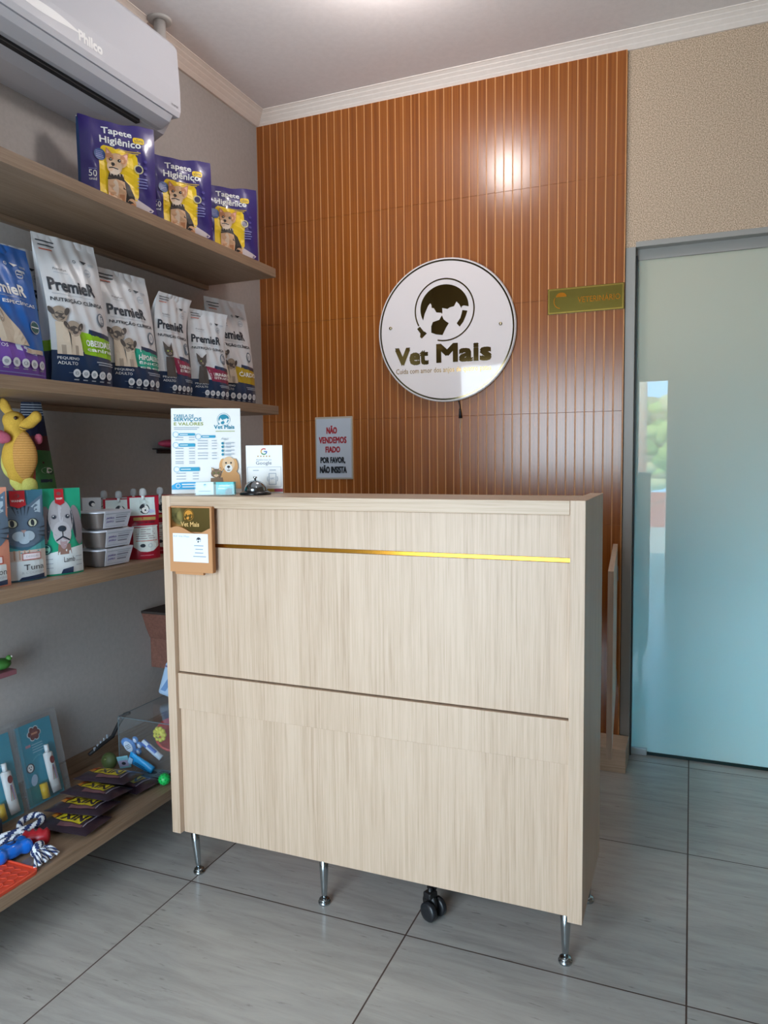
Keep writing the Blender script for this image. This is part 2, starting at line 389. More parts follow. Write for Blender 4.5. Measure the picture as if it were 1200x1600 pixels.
# ============================================================ LAMP ON THE CEILING
t = thing('ceiling_lamp', 'round white ceiling lamp in front of the slatted wall', 'lamp', (1.03, -.92, H))
MB().lathe([(.0001, -.0005), (.10, -.0005), (.10, -.014), (.04, -.016), (.0001, -.016)], WHITE, n=32).build('rim', t)
lamp('ceiling_lamp_light', 'POINT', (1.03, -.93, 2.845), (0, 0, 0), 13, (1, .93, .90), shadow_soft_size=.085)
t = thing('ceiling_lamp', 'unseen round fill lamp added on the ceiling halfway to the entrance', 'lamp', (2.15, -2.7, H))
MB().lathe([(.0001, -.0005), (.10, -.0005), (.10, -.014), (.04, -.016), (.0001, -.016)], WHITE, n=32).build('rim', t)
lamp('added_fill_light', 'POINT', (2.15, -2.7, 2.885), (0, 0, 0), 7, (1, .92, .86), shadow_soft_size=.05)  # unseen second lamp, added as fill to brighten the ceiling and room

# ============================================================ SHARED LOGO
def vet_logo(A, cx, cz, R, dk, ring=True):
    def p(pts): return [(cx+(x-542)/362*R, cz+(525-y)/390*R) for x, y in pts]
    arc = []
    for i in range(33):
        a = math.radians(0+i*(207)/32); arc.append((542+293*math.cos(a), 505-295*math.sin(a)))
    A.poly(p(arc+[(300, 560), (345, 460), (372, 430), (385, 450), (388, 490), (415, 495), (445, 550), (505, 560), (514, 576), (519, 556), (516, 500), (580, 518), (610, 500), (660, 490), (690, 435), (722, 470), (747, 522), (752, 500), (775, 490)]), dk)
    A.poly(p([(400, 668), (480, 645), (513, 590), (530, 640), (560, 670), (595, 695), (560, 750), (518, 838), (440, 825), (380, 800), (380, 720)]), dk)
    A.poly(p([(760, 545), (820, 558), (800, 620), (770, 690), (725, 748), (690, 705), (735, 640), (752, 580)]), dk)
    if ring:
        A.ring(cx, cz, R*.985, R*.045, dk, -104, 208, 60)
        A.poly(p([(205, 740), (240, 712), (285, 775), (305, 785), (325, 805), (262, 865), (240, 845), (245, 800)]), dk)

# ============================================================ RECEPTION COUNTER
XL, XR, YF, YB, ZT, ZB = .533, 1.763, -1.4591, -1.0895, 1.1817, .1439
ct = thing('reception_counter', 'pale oak laminate reception counter on slim metal legs', 'counter', (1.148, -1.27, 0))
def cb(name, x0, x1, y0, y1, z0, z1, m, bev=.0012):
    return MB().box(x0-1.148, x1-1.148, y0+1.27, y1+1.27, z0, z1, m, bev).build(name, ct)
cb('side_panel', XL, XL+.03, YF, YB, ZB, ZT, OAK_V); cb('side_panel', XR-.036, XR, YF, YB, ZB-.005, ZT, OAK_V)
cb('top_board', XL+.0305, XR-.0365, YF+.0005, -1.225, ZT-.035, ZT-.0006, OAK_X)
yfp = YF+.019
cb('front_panel', XL+.0305, XR-.0365, yfp, yfp+.016, 1.0415, ZT-.0355, OAK_V)
cb('front_panel', XL+.0305, XR-.0365, yfp, yfp+.016, .6475, 1.0305, OAK_V)
cb('front_panel', XL+.0305, XR-.0365, yfp-.008, yfp+.016, .534, .6435, OAK_V)
cb('front_panel', XL+.0305, XR-.0365, yfp, yfp+.016, ZB-.002, .5335, OAK_V)
o = cb('inlay_strip', XL+.0305, XR-.037, yfp+.002, yfp+.012, 1.0308, 1.0412, mat('#b27c2e', .2, 1), .0005); o['label'] = 'brass inlay strip'
cb('back_brace', XL+.0305, XR-.0365, YB-.02, YB-.004, .5, .9, OAK_X)
def leg_mesh(par, x, y, top, lean=(0, 0)):
    b = MB(); n = 18; prof = [(.0065, .012), (.0085, .03), (.0125, .10), (.0125, top)]
    vs = []; fs = []
    pts = [Vector((x+lean[0]*(z/top), y+lean[1]*(z/top), z)) for _, z in prof]
    b.tube(pts, lambda s_: prof[min(3, int(round(s_*3)))][0], STEEL, n)
    lg = b.build('leg', par)
    MB().lathe([(.0001, .0), (.017, .0), (.018, .003), (.018, .006), (.011, .008), (.011, .010), (.015, .0105), (.015, .0135), (.006, .015), (.0001, .015)], STEEL, (x, y, 0), 20).build('foot', lg)
for x, y, dx in ((.5906, YF+.05, -.014), (1.0289, YF+.05, 0), (1.7159, YF+.05, 0), (1.735, -1.12, 0.0), (.5906, -1.12, -.014)):
    leg_mesh(ct, x-1.148, y+1.27, ZB-.001, (dx, 0))

# ============================================================ WALL SHELVES
def shelf(label, d, y0, y1, z, th, cleat=True, back=None):
    t = thing('wall_shelf', label, 'shelf', (0, (y0+y1)/2, z-th), 0, None); m = (y0+y1)/2
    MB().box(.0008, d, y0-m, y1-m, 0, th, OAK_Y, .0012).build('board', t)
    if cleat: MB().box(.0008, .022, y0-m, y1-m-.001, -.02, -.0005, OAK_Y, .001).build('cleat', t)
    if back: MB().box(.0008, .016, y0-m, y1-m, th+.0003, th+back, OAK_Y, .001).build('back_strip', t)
    return t
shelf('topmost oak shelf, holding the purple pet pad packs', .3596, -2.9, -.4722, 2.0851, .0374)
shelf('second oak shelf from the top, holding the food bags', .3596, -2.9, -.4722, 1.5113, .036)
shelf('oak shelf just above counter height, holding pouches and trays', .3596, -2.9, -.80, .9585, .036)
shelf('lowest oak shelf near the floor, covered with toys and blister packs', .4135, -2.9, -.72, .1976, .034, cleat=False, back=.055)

# ============================================================ AIR CONDITIONER
ac = thing('air_conditioner', 'white split air conditioner above the topmost shelf', 'air conditioner', (0, -1.48, 2.62))
def acp(prof, y0, y1, m, name, rnd=.012, art=None):
    b = MB(); cx = sum(a for a, _ in prof)/len(prof); cz = sum(z for _, z in prof)/len(prof); n = len(prof)
    st = [(y0, 1), (y1-rnd, 1), (y1-rnd*.35, .985), (y1, .95)]
    vs = []
    for y, k in st: vs += [(cx+(a-cx)*k if a > .02 else a, y+1.48, cz+(z-cz)*k-2.62) for a, z in prof]
    b.add(vs, [[s*n+i, s*n+(i+1) % n, (s+1)*n+(i+1) % n, (s+1)*n+i] for s in range(3) for i in range(n)], m, False)
    tr = tessellate_polygon([[Vector((a, z, 0)) for a, z in prof]])
    b.add(vs, [list(q) for q in tr]+[[3*n+i for i in q] for q in tr], m)
    if art: b.art(art, lambda s_, t_, o: (.2462+o+(t_-2.55)*-.02, s_+1.48, t_-2.62), .0006)
    return b.build(name, ac)
acp([(.001, 2.80), (.15, 2.805), (.20, 2.795), (.20, 2.53), (.165, 2.487), (.11, 2.462), (.04, 2.452), (.001, 2.452)], -1.92, -.925, ACW, 'body')
A = Art(); LW = mat('#ffffff', .25)
sw = []
for i in range(15):
    k = i/14; sw.append((-1.62+.205*k, 2.585+.014*math.sin(k*2.6)-.004*k+.010*(1-k)+.0))
for i in range(15):
    k = 1-i/14; sw.append((-1.62+.205*k, 2.575-.010*math.sin(k*PI)*(1-k)+.010*k))
A.poly(sw, LW); A.text('Philco', -1.420, 2.564, -1.320, 2.597, LW, .05)
A.text('inverter', -.985, 2.556, -.947, 2.566, mat('#4a4a4e', .5), .01)
acp([(.2005, 2.795), (.225, 2.79), (.236, 2.775), (.2455, 2.62), (.246, 2.548), (.240, 2.530), (.2005, 2.530)], -1.92, -.93, ACW, 'front_panel', .012, A)
acp([(.2, 2.5275), (.236, 2.5275), (.222, 2.507), (.187, 2.488), (.168, 2.489)], -1.90, -.965, ACW, 'louver', .004)
b = MB(); b.box(.148, .1675, -1.9+1.48, -1.06+1.48, 2.4765-2.62, 2.492-2.62, DARKGAP, .002); b.build('air_slot', ac)
t = thing('drain_pipe', 'short white pipe running into a round ceiling collar behind the air conditioner', 'pipe', (.10, -.85, 2.8))
MB().lathe([(.022, 0.008), (.022, .1495)], mat('#bdb9b6', .5), n=20).build('tube', t)
MB().lathe([(.0225, .143), (.040, .141), (.045, .144), (.045, .1497)], mat('#c8c4c0', .5), n=28, cap=False).build('collar', t)

# ============================================================ SIGNS ON THE SLATTED WALL
flat = lambda y: (lambda a, c, o: (a, y-o, c))
sg = thing('round_wall_sign', 'large round white acrylic shop sign with gold mirror lettering', 'sign', (.970, -.0385, 1.848), (math.radians(1.3), 0, math.radians(3)))
disc = [(.0001, 0), (.314, 0), (.314, .012), (.0001, .012)]
RX90 = Matrix.Rotation(PI/2, 4, 'X')
MB().lathe([(.0001, 0), (.312, 0), (.3145, .002), (.3145, .010), (.312, .012), (.0001, .012)], mat('#cfc7c2', .25), n=96, M=RX90, smooth=False).build('back_disc', sg)
SW = mat('#efe2df', .04, 0, .5)
MB().lathe([(.0001, .0122), (.311, .0122), (.311, .0152), (.310, .0160), (.0001, .0160)], SW, n=96, M=RX90, smooth=False).build('face', sg)
A = Art(); DG = mat('#8f7a4a', .05, 1)
A.ring(0, 0, .303, .007, mat('#6d6148', .08, 1), 0, 360, 96)
vet_logo(A, -.003, .089, .136, DG)
A.text('Vet', -.236, -.146, -.078, -.066, DG, .05); A.text('Mais', -.042, -.142, .207, -.058, DG, .05)
A.text('Cuida com amor dos anjos de quatro patas', -.232, -.190, .205, -.160, mat('#b9924c', .15, 1), .005)
MB().art(A, flat(-.0161), .0003, .00008).build('lettering', sg)
for x, z in ((-.255, .025), (.247, .012)):
    MB().lathe([(.0001, -.0), (.005, -.0), (.005, .016), (.0075, .016), (.0075, .019), (.006, .0205), (.0001, .021)], mat('#b9a98c', .25, 1), (x, 0, z), 18, RX90).build('standoff_screw', sg)
t = thing('power_plug', 'small black plug and thin cable hanging under the round sign', 'plug', (1.028, -.0186, 1.46))
b = MB(); b.tube([(-.004, -.006, .095), (-.005, -.008, .075), (0, -.006, .055), (.001, -.006, .04)], .0022, BLACK, 8); b.build('cable', t)
b = MB(); b.tube([(.001, -.007, .042), (.002, -.007, .025), (.003, -.007, .0)], lambda s_: .004+.004*s_, BLACK, 10); b.build('plug_body', t)
b = MB(); b.tube([(.003, -.003, .0), (.0, -.002, -.04), (.006, -.003, -.09), (-.002, -.002, -.16), (.003, -.002, -.26), (0, -.002, -.345)], .0011, mat('#d8cbb6', .4), 6); b.build('thin_wire', t)

t = thing('wall_sign', 'small rectangular grey sign with red and black lettering above the counter', 'sign', (.397, -.0186, 1.336))
MB().box(-.1, .1, -.006, 0, -.150, .150, mat('#b7ab9a', .3), .004).build('acrylic_back', t)
fb = MB().box(-.0915, .0935, -.0085, -.006, -.143, .141, mat('#c3c8d2', .25), .001)
A = Art(); RD = mat('#a81c2a', .4); BK = mat('#1c1f26', .4)
for tx, x0, x1, z0, z1, mt in (('NÃO', -.037, .020, .068, .108, RD), ('VENDEMOS', -.078, .070, .022, .054, RD), ('FIADO', -.043, .036, -.022, .008, RD), ('POR FAVOR,', -.071, .063, -.077, -.043, BK), ('NÃO INSISTA', -.075, .070, -.121, -.081, BK)):
    A.text(tx, x0, z0, x1, z1, mt, .035)
fb.art(A, flat(-.0086), .0002).build('face', t)

t = thing('name_plate', 'brass name plate beside the frosted glass door', 'plate', (1.570, -.0186, 1.935))
BR = mat('#8d7d3e', .22, 1)
MB().box(-.155, .155, -.004, 0, -.052, .054, BR, .001).build('plate', t)
A = Art(); A.frame(-.152, -.049, .152, .051, .004, mat('#b89a4e', .25, 1)); CP = mat('#a8671f', .3, 1)
A.ell(-.098, .018, .022, .018, CP, 0, 20, 0, 180); A.ring(-.098, .0, .030, .003, CP, 150, 260)
A.text('VETERINÁRIO', -.03, -.012, .140, .018, CP, .01)
MB().art(A, flat(-.0041), .0002).build('engraving', t)

# ============================================================ ON THE COUNTER
ZC = ZT-.0005
def dogface(A, x, z, s, fur, dark, ear, muz=None):
    muz = muz or fur
    A.ell(x-.42*s, z+.05*s, .17*s, .42*s, ear, -.15); A.ell(x+.42*s, z+.05*s, .17*s, .42*s, ear, .15)
    A.ell(x, z+.1*s, .40*s, .48*s, fur); A.ell(x, z-.18*s, .24*s, .27*s, muz)
    A.ell(x-.16*s, z+.17*s, .06*s, .06*s, dark); A.ell(x+.16*s, z+.17*s, .06*s, .06*s, dark)
    A.ell(x, z-.09*s, .10*s, .08*s, dark); A.rect(x-.012*s, z-.27*s, x+.012*s, z-.12*s, dark)
    A.ell(x, z-.30*s, .13*s, .05*s, dark, 0, 16, 180, 360)
def catface(A, x, z, s, fur, stripe, eye, muz, dark):
    for q in (-1, 1):
        A.poly([(x+q*.46*s, z+.62*s), (x+q*.44*s, z+.1*s), (x+q*.06*s, z+.34*s)], fur)
        A.poly([(x+q*.42*s, z+.53*s), (x+q*.40*s, z+.2*s), (x+q*.16*s, z+.34*s)], muz)
    A.ell(x, z, .50*s, .44*s, fur)
    for i in (-2, -1, 0, 1, 2): A.poly([(x+i*.085*s-.02*s, z+.42*s-abs(i)*.02*s), (x+i*.085*s+.02*s, z+.42*s-abs(i)*.02*s), (x+i*.05*s, z+.19*s)], stripe)
    for q in (-1, 1):
        for k in range(3): A.poly([(x+q*.49*s, z+(-.02-.1*k)*s), (x+q*.46*s, z+(-.06-.1*k)*s), (x+q*.28*s, z+(-.06-.07*k)*s)], stripe)
        A.ell(x+q*.20*s, z+.05*s, .115*s, .09*s, dark, q*.25); A.ell(x+q*.20*s, z+.05*s, .09*s, .075*s, eye, q*.25); A.ell(x+q*.20*s, z+.05*s, .04*s, .07*s, dark)
        A.ell(x+q*.09*s, z-.21*s, .13*s, .10*s, muz)
    A.poly([(x-.06*s, z-.09*s), (x+.06*s, z-.09*s), (x, z-.16*s)], mat('#a98a86', .5)); A.ell(x, z-.31*s, .10*s, .06*s, muz)
    A.rect(x-.008*s, z-.22*s, x+.008*s, z-.15*s, dark)

# price table on an acrylic stand
PW, PH, LEAN = .212, .272, math.radians(11)
ps = thing('price_list_stand', 'white and blue price list in a clear stand, largest card on the counter', 'stand', (.604, -1.332, ZC), .56)
ML = Matrix.Rotation(-LEAN, 4, 'X')
b = MB(); b.box(-PW/2, PW/2, 0, .003, .002, PH, WHITE, .0005, ML); b.build('printed_sheet', ps)
b = MB(); b.box(-PW/2-.002, PW/2+.002, .0035, .006, .001, PH+.002, CLEAR, .0005, ML); b.box(-PW/2, PW/2, .004, .075, .0003, .003, CLEAR, .0005); b.build('acrylic_holder', ps)
A = Art(); TE = mat('#1f8aa6', .5); TL = mat('#57b6d8', .5); BLU = mat('#2aa6dc', .5); OLV = mat('#9aa84e', .5); GR = mat('#8fa0b4', .6); AQ = mat('#2f9fc4', .5)
sx = lambda p: (p-600)/1010*PW; sz = lambda q: (1315-q)/1210*PH
A.text('TABELA DE', sx(130), sz(232), sx(425), sz(192), TE, .02); A.text('SERVIÇOS', sx(133), sz(300), sx(535), sz(236), TE, .025); A.text('E VALORES', sx(135), sz(350), sx(560), sz(305), OLV, .025)
A.lines(sx(135), sx(500), sz(385), 2, .0055, GR)
vet_logo(A, sx(860), sz(265), .020, TE)
A.text('Vet Mais', sx(715), sz(402), sx(1015), sz(345), TE, .025); A.lines(sx(740), sx(1020), sz(440), 1, .005, OLV)
def pill(x0, x1, y, mt=AQ, h=18):
    A.ring(sx(x0-45), sz(y), .0085, .0012, TL); A.rrect(sx(x0), sz(y+h), sx(x1), sz(y-h), .003, mt)
    A.rect(sx(x0+15), sz(y+5), sx(x0+(x1-x0)*.55), sz(y-5), WHITE)
pill(205, 440, 478); pill(530, 735, 510); pill(205, 440, 628, h=24); pill(215, 500, 968, h=28)
for y in (520, 555, 675, 718, 745, 780, 820, 862, 886):
    A.rect(sx(155), sz(y+4), sx(270), sz(y-4), GR); A.rect(sx(350), sz(y+4), sx(432), sz(y-4), GR)
for y in (1025, 1065, 1105): A.rect(sx(165), sz(y+4), sx(300), sz(y-4), GR); A.rect(sx(400), sz(y+4), sx(485), sz(y-4), GR)
for y in (570, 608, 645, 686, 745, 780, 825): A.rect(sx(475), sz(y+4), sx(620), sz(y-4), GR); A.rect(sx(680), sz(y+4), sx(752), sz(y-4), GR)
for y in (610, 660, 715, 768): A.ell(sx(838), sz(y), .004, .004, TE); A.rect(sx(875), sz(y-2), sx(1010), sz(y-10), GR); A.rect(sx(875), sz(y+14), sx(960), sz(y+6), GR)
A.text('Aqui', sx(815), sz(570), sx(920), sz(530), GR)
A.poly([(sx(100), sz(1250)), (sx(100), sz(1195)), (sx(160), sz(1160)), (sx(260), sz(1150)), (sx(700), sz(1150)), (sx(700), sz(1250))], BLU)
A.ring(sx(190), sz(1200), .006, .0014, WHITE); A.rect(sx(245), sz(1188), sx(530), sz(1172), WHITE); A.rect(sx(250), sz(1222), sx(500), sz(1210), WHITE)
GO = mat('#d9a36a', .6); GL = mat('#e6c39c', .6); TB = mat('#8a6f58', .6); DKB = mat('#2b2320', .5)
A.poly([(sx(820), sz(1250)), (sx(800), sz(1080)), (sx(850), sz(980)), (sx(1000), sz(960)), (sx(1075), sz(1060)), (sx(1100), sz(1250))], GO)
dogface(A, sx(920), sz(925), .048, GL, DKB, GO, WHITE)
A.poly([(sx(650), sz(1250)), (sx(660), sz(1100)), (sx(830), sz(1090)), (sx(860), sz(1250))], TB)
catface(A, sx(740), sz(1035), .032, TB, DKB, OLV, GL, DKB)
def leaned(a, c, o):
    v = ML @ Vector((a, -o, c)); return tuple(v)
MB().art(A, leaned, .0004, .00006).build('print', ps)

# review card
gc = thing('review_card', 'small white review request card behind the bell', 'card', (.773, -1.268, ZC), .42)
CW, CH = .112, .148
MB().box(-CW/2, CW/2, 0, .003, .0, CH, WHITE, .0005).build('card_face', gc)
MB().box(-CW/2, CW/2, .0032, .045, .0002, .003, CLEAR, .0005).build('foot', gc)
A = Art(); gx = lambda p: (p-630)/830*CW; gz = lambda q: (1200-q)/1095*CH
cx, cz = gx(625), gz(245); R_ = .0085
for c, a0, a1 in (('#c8453a', 50, 150), ('#d8a93a', 150, 210), ('#3c8a58', 210, 310), ('#3a6fb0', 310, 365)): A.ring(cx, cz, R_, .0035, mat(c, .5), a0, a1)
A.rect(cx, cz-.0017, cx+.0098, cz+.0017, mat('#3a6fb0', .5))
for i in range(5): A.ell(gx(490+65*i), gz(352), .0024, .0024, mat('#b98f4a', .5), 0, 5)
A.text('Avalie-nos no', gx(445), gz(448), gx(795), gz(410), GR, .01); A.text('Google', gx(440), gz(565), gx(795), gz(465), mat('#4a5a78', .5), .01)
A.frame(gx(240), gz(1055), gx(1010), gz(595), .0008, GR)
A.lines(gx(370), gx(500), gz(680), 1, .01, GR); A.lines(gx(745), gx(890), gz(675), 1, .01, GR)
A.frame(gx(725), gz(1000), gx(895), gz(740), .0015, GR); A.text('NFC', gx(760), gz(885), gx(862), gz(840), GR)
for q in (0, 180): A.ring(gx(810), gz(870), .016, .0014, GR, q-28, q+28)
A.rect(gx(690), gz(1165), gx(850), gz(1095), mat('#b98a3a', .5)); A.rect(gx(850), gz(1165), gx(1040), gz(1095), mat('#a83248', .5))
A.rect(gx(215), gz(1165), gx(690), gz(1095), mat('#4a8a5a', .5))
MB().art(A, flat(0), .0004, .00005).build('print', gc)

# bell
bl = thing('service_bell', 'chrome domed service bell on a black base', 'bell', (.792, -1.352, ZC))
MB().lathe([(.0001, 0), (.046, 0), (.047, .003), (.046, .007), (.036, .012), (.0001, .013)], mat('#17181a', .25), n=36).build('base', bl)
pr_ = [(.034*math.cos(a)+.0, .014+.030*math.sin(a)) for a in [i*PI/2/12 for i in range(13)]]
MB().lathe([(.0345, .0125)]+[(max(r, .0001), z) for r, z in pr_], mat('#9aa0a4', .1, 1), n=36).build('dome', bl)
MB().lathe([(.003, .0435), (.003, .049), (.006, .050), (.006, .054), (.0001, .056)], CHROME, n=20).build('button', bl)
# business card holder
hd = thing('card_holder', 'clear holder with white and turquoise business cards in front of the price list', 'card holder', (.690, -1.405, ZC), .30)
b = MB(); b.box(-.061, .061, -.016, -.0145, .0003, .034, CLEAR, .0005); b.box(-.061, .061, .012, .0135, .0003, .040, CLEAR, .0005); b.box(-.061, .061, -.0145, .012, .0003, .002, CLEAR, .0005); b.build('holder', hd)
TQ = mat('#23b3b8', .4); CB1 = mat('#cfe9e6', .4)
A = Art(); vet_logo(A, -.030, .030, .006, TE, False); A.rect(-.05, .012, -.012, .015, GR)
B_ = Art(); B_.rect(.014, .028, .045, .030, WHITE); B_.rect(.01, .020, .03, .022, WHITE); B_.poly([(.03, .004), (.033, .016), (.04, .022), (.052, .02), (.052, .004)], mat('#1a6f7c', .4))
for k in range(2):
    x0 = -.058+k*.061
    MB().box(x0, x0+.054, -.012, .009, .0025, .040, (CB1, TQ)[k], .0006).art((A, B_)[k], flat(-.0122), .0004).build('card_stack', hd)

# kraft holder hung on the counter front
kh = thing('kraft_card_holder', 'brown kraft paper card holder hanging on the counter front', 'card holder', (.6435, -1.4596, 1.055), .02)
KR = mat('#c08a5c', .7); KS = mat('#a87448', .7)
wv = [(-.0655+i*.131/24, .028+.010*math.sin((i/24)*2*PI+.6)) for i in range(25)]
MB().prism([(-.0735, -.096), (.0735, -.096), (.0735, .097), (-.0735, .097)], -.008, -.0005, KR, 'y').build('back_sheet', kh)
MB().box(-.069, .069, -.0105, -.0085, .022, .0925, mat('#a8945a', .06, 1), .0005).build('gold_card', kh)
fl = [(-.0735, -.096), (.0735, -.096), (.0735, .095), (.0690, .095), (.0690, wv[-1][1])]+wv[::-1]+[(-.0690, wv[0][1]), (-.0690, .095), (-.0735, .095)]
MB().prism(fl, -.0145, -.011, KR, 'y').build('front_pocket', kh)
b = MB(); b.box(.0737, .0757, -.0145, -.0005, -.095, .095, KS, .0004); b.box(-.058, .04, -.012, -.001, -.1035, -.0965, KR, .0006); b.build('side_fold', kh)
A = Art(); vet_logo(A, -.006, .072, .017, mat('#c98a34', .3)); A.text('Vet Mais', -.034, .038, .030, .052, mat('#d8b070', .3), .02)
MB().art(A, flat(-.0106), .0003, .00005).build('card_print', kh)
lb = MB().box(-.0605, .0615, -.0158, -.0148, -.066, .018, mat('#e9eef4', .4), .0004)
A = Art(); vet_logo(A, .030, .000, .0095, INK, False)
A.text('RX Vet Mais', -.057, .007, -.002, .012, GR)
for i, (x0, x1) in enumerate(((.014, .046), (.018, .044), (.016, .045), (.010, .054))): A.rect(x0, -.018-.0105*i, x1, -.0155-.0105*i, GR)
lb.art(A, flat(-.0159), .0002, .00005).build('label', kh)

# ============================================================ PET PAD PACKS (top shelf)
PUR = mat('#33256f', .28, 0, .5, .3); PURD = mat('#241a52', .3); YEL = mat('#f2cc12', .4); TAN = mat('#c98a5e', .6); TAN2 = mat('#e0b48c', .6); SBL = mat('#2f4f86', .4); LAV = mat('#8f92c8', .4); PAD = mat('#cfc4c8', .5)
def pad_pack(label, x, y, rot, first):
    t = thing('pet_pad_pack', label, 'pet pad pack', (x, y, 2.0853), rot, 'purple pet pad packs on the topmost shelf')
    w, h, d = .245, .330, .075
    def P(u, v, s_):     # u -1..1, v 0..1, s_ -1 front / +1 back
        q = .003*math.sin(9*u+4*v+x*30)+.0022*math.sin(23*v+7*u)
        sag = .010*(1-u)*v**6*(.4+.6*math.sin(u*2+1.2))
        dd = d/2*(1-.35*abs(u)**6)*(1-.45*max(0, (v-.78)/.22)**1.5)
        return (u*w/2*(1-.02*math.sin(v*PI)), s_*(dd+q*(1-abs(u)**4)), v*h-sag*(v > .7))
    b = MB(); nu, nv = 22, 24
    for s_ in (-1, 1): b.grid(lambda a, c: P(2*a-1 if s_ < 0 else 1-2*a, c, s_), nu, nv, PUR)
    for s_ in (-1, 1): b.grid(lambda a, c: Vector(P(s_, c, -1)).lerp(Vector(P(s_, c, 1)), a if s_ > 0 else 1-a)+Vector((-s_*.012*math.sin(a*PI), 0, 0)), 6, nv, mat('#2a4a7a', .4) if s_ < 0 else PURD)
    for v in (0, 1): b.grid(lambda a, c: Vector(P(2*a-1, v, -1 if v else 1)).lerp(Vector(P(2*a-1, v, 1 if v else -1)), c)+Vector((0, 0, -.006*math.sin(c*PI)*v)), nu, 4, PURD)
    # white crimp along the top back edge
    b.tube([Vector(P(-1+i*.1, 1, 1))+Vector((0, 0, .002)) for i in range(21)], .0022, mat('#c9c6d2', .5), 6)
    b.tube([Vector(P(1, i/12, .2))+Vector((.003, 0, 0)) for i in range(13)], .0022, mat('#8c8ab0', .5), 6)
    A = Art()
    A.poly([(-.066, .085), (-.066, .205), (-.058, .232), (-.05, .238), (.0, .232), (.052, .226), (.060, .215), (.064, .17), (.062, .09), (.05, .06), (-.02, .05)], YEL)
    A.poly([(-.064, .070), (.04, .088), (.112, .052), (.105, .044), (.06, .036), (-.03, .055)], PAD)
    A.text('Tapete', -.054, .273, .044, .304, WHITE, .022); A.text('Higiênico', -.062, .238, .072, .270, WHITE, .022)
    A.rrect(.046, .262, .084, .284, .008, YEL); A.text('slim', .051, .266, .079, .280, PURD, .01)
    A.rect(-.004, .230, .070, .2335, mat('#d8b84a', .4)); A.rect(.02, .224, .062, .227, mat('#d8b84a', .4))
    A.ell(-.063, .205, .019, .019, SBL)
    for k in range(4): A.rect(-.076, .214-k*.006, -.050, .216-k*.006, LAV)
    A.rect(-.1, .154, -.076, .156, LAV); A.text('50', -.100, .130, -.075, .151, WHITE, .01); A.text('unid', -.099, .118, -.076, .127, WHITE, .005)
    A.ring(.063, .178, .0135, .0035, mat('#d8cf9a', .4)); A.ell(.063, .178, .011, .011, PURD)
    for k in range(4): A.rect(.058, .146-k*.0095, .092-.004*(k % 2), .149-k*.0095, LAV)
    for k in range(3): A.ell(.086, .206-k*.02, .006, .005, mat('#4a3f8a', .4))
    # small terrier
    A.poly([(.012, .135), (.030, .12), (.045, .085), (.048, .058), (.020, .050), (.005, .08)], DKB)
    A.ell(.036, .062, .014, .014, TAN2); A.ell(.040, .054, .010, .008, TAN)
    A.poly([(-.040, .135), (.012, .135), (.018, .09), (.014, .052), (-.004, .052), (-.012, .065), (-.018, .052), (-.036, .056), (-.040, .09)], TAN2)
    A.ell(-.016, .10, .010, .03, mat('#efd8c0', .6)); A.rect(-.034, .056, -.022, .10, TAN); A.rect(-.004, .052, .012, .085, TAN)
    A.poly([(-.041, .128), (-.036, .150), (-.010, .155), (.010, .150), (.014, .126), (-.014, .133)], DKB)
    A.poly([(-.044, .232), (-.046, .196), (-.020, .207)], TAN); A.poly([(.030, .226), (.024, .190), (-.0, .207)], TAN)
    A.poly([(-.0415, .224), (-.0425, .20), (-.028, .207)], mat('#e8b0a0', .5)); A.poly([(.027, .220), (.022, .197), (.007, .207)], mat('#e8b0a0', .5))
    A.ell(-.010, .190, .033, .024, TAN2); A.ell(-.030, .196, .010, .012, TAN); A.ell(.010, .196, .010, .014, TAN)
    A.ell(-.018, .170, .024, .024, mat('#e9c8a4', .6)); A.ell(-.018, .158, .017, .013, mat('#f3dfca', .6))
    A.ell(-.030, .194, .0055, .005, DKB); A.ell(-.003, .191, .0055, .005, DKB); A.ell(-.0285, .1945, .0015, .0015, WHITE); A.ell(-.0015, .1915, .0015, .0015, WHITE)
    A.ell(-.024, .179, .0075, .0058, DKB); A.poly([(-.036, .168), (-.024, .171), (-.006, .166), (-.006, .163), (-.022, .167), (-.036, .164)], DKB)
    for q in range(5): A.poly([(-.034+q*.010, .150), (-.030+q*.010, .150), (-.031+q*.010, .140)], mat('#f3dfca', .6))
    def fn(a, c, o):
        p = P(a/(w/2), c/h, -1); return (p[0], p[1]-o, p[2])
    b.art(A, fn, .0009, .00012, .03)
    b.build('wrapped_pack', t)
    return t
pad_pack('purple and yellow pet pad pack nearest the air conditioner, leftmost of three', .185, -1.205, .95, True)
pad_pack('purple and yellow pet pad pack in the middle of the three', .185, -.882, .90, False)
pad_pack('purple and yellow pet pad pack nearest the slatted wall', .185, -.560, .86, False)

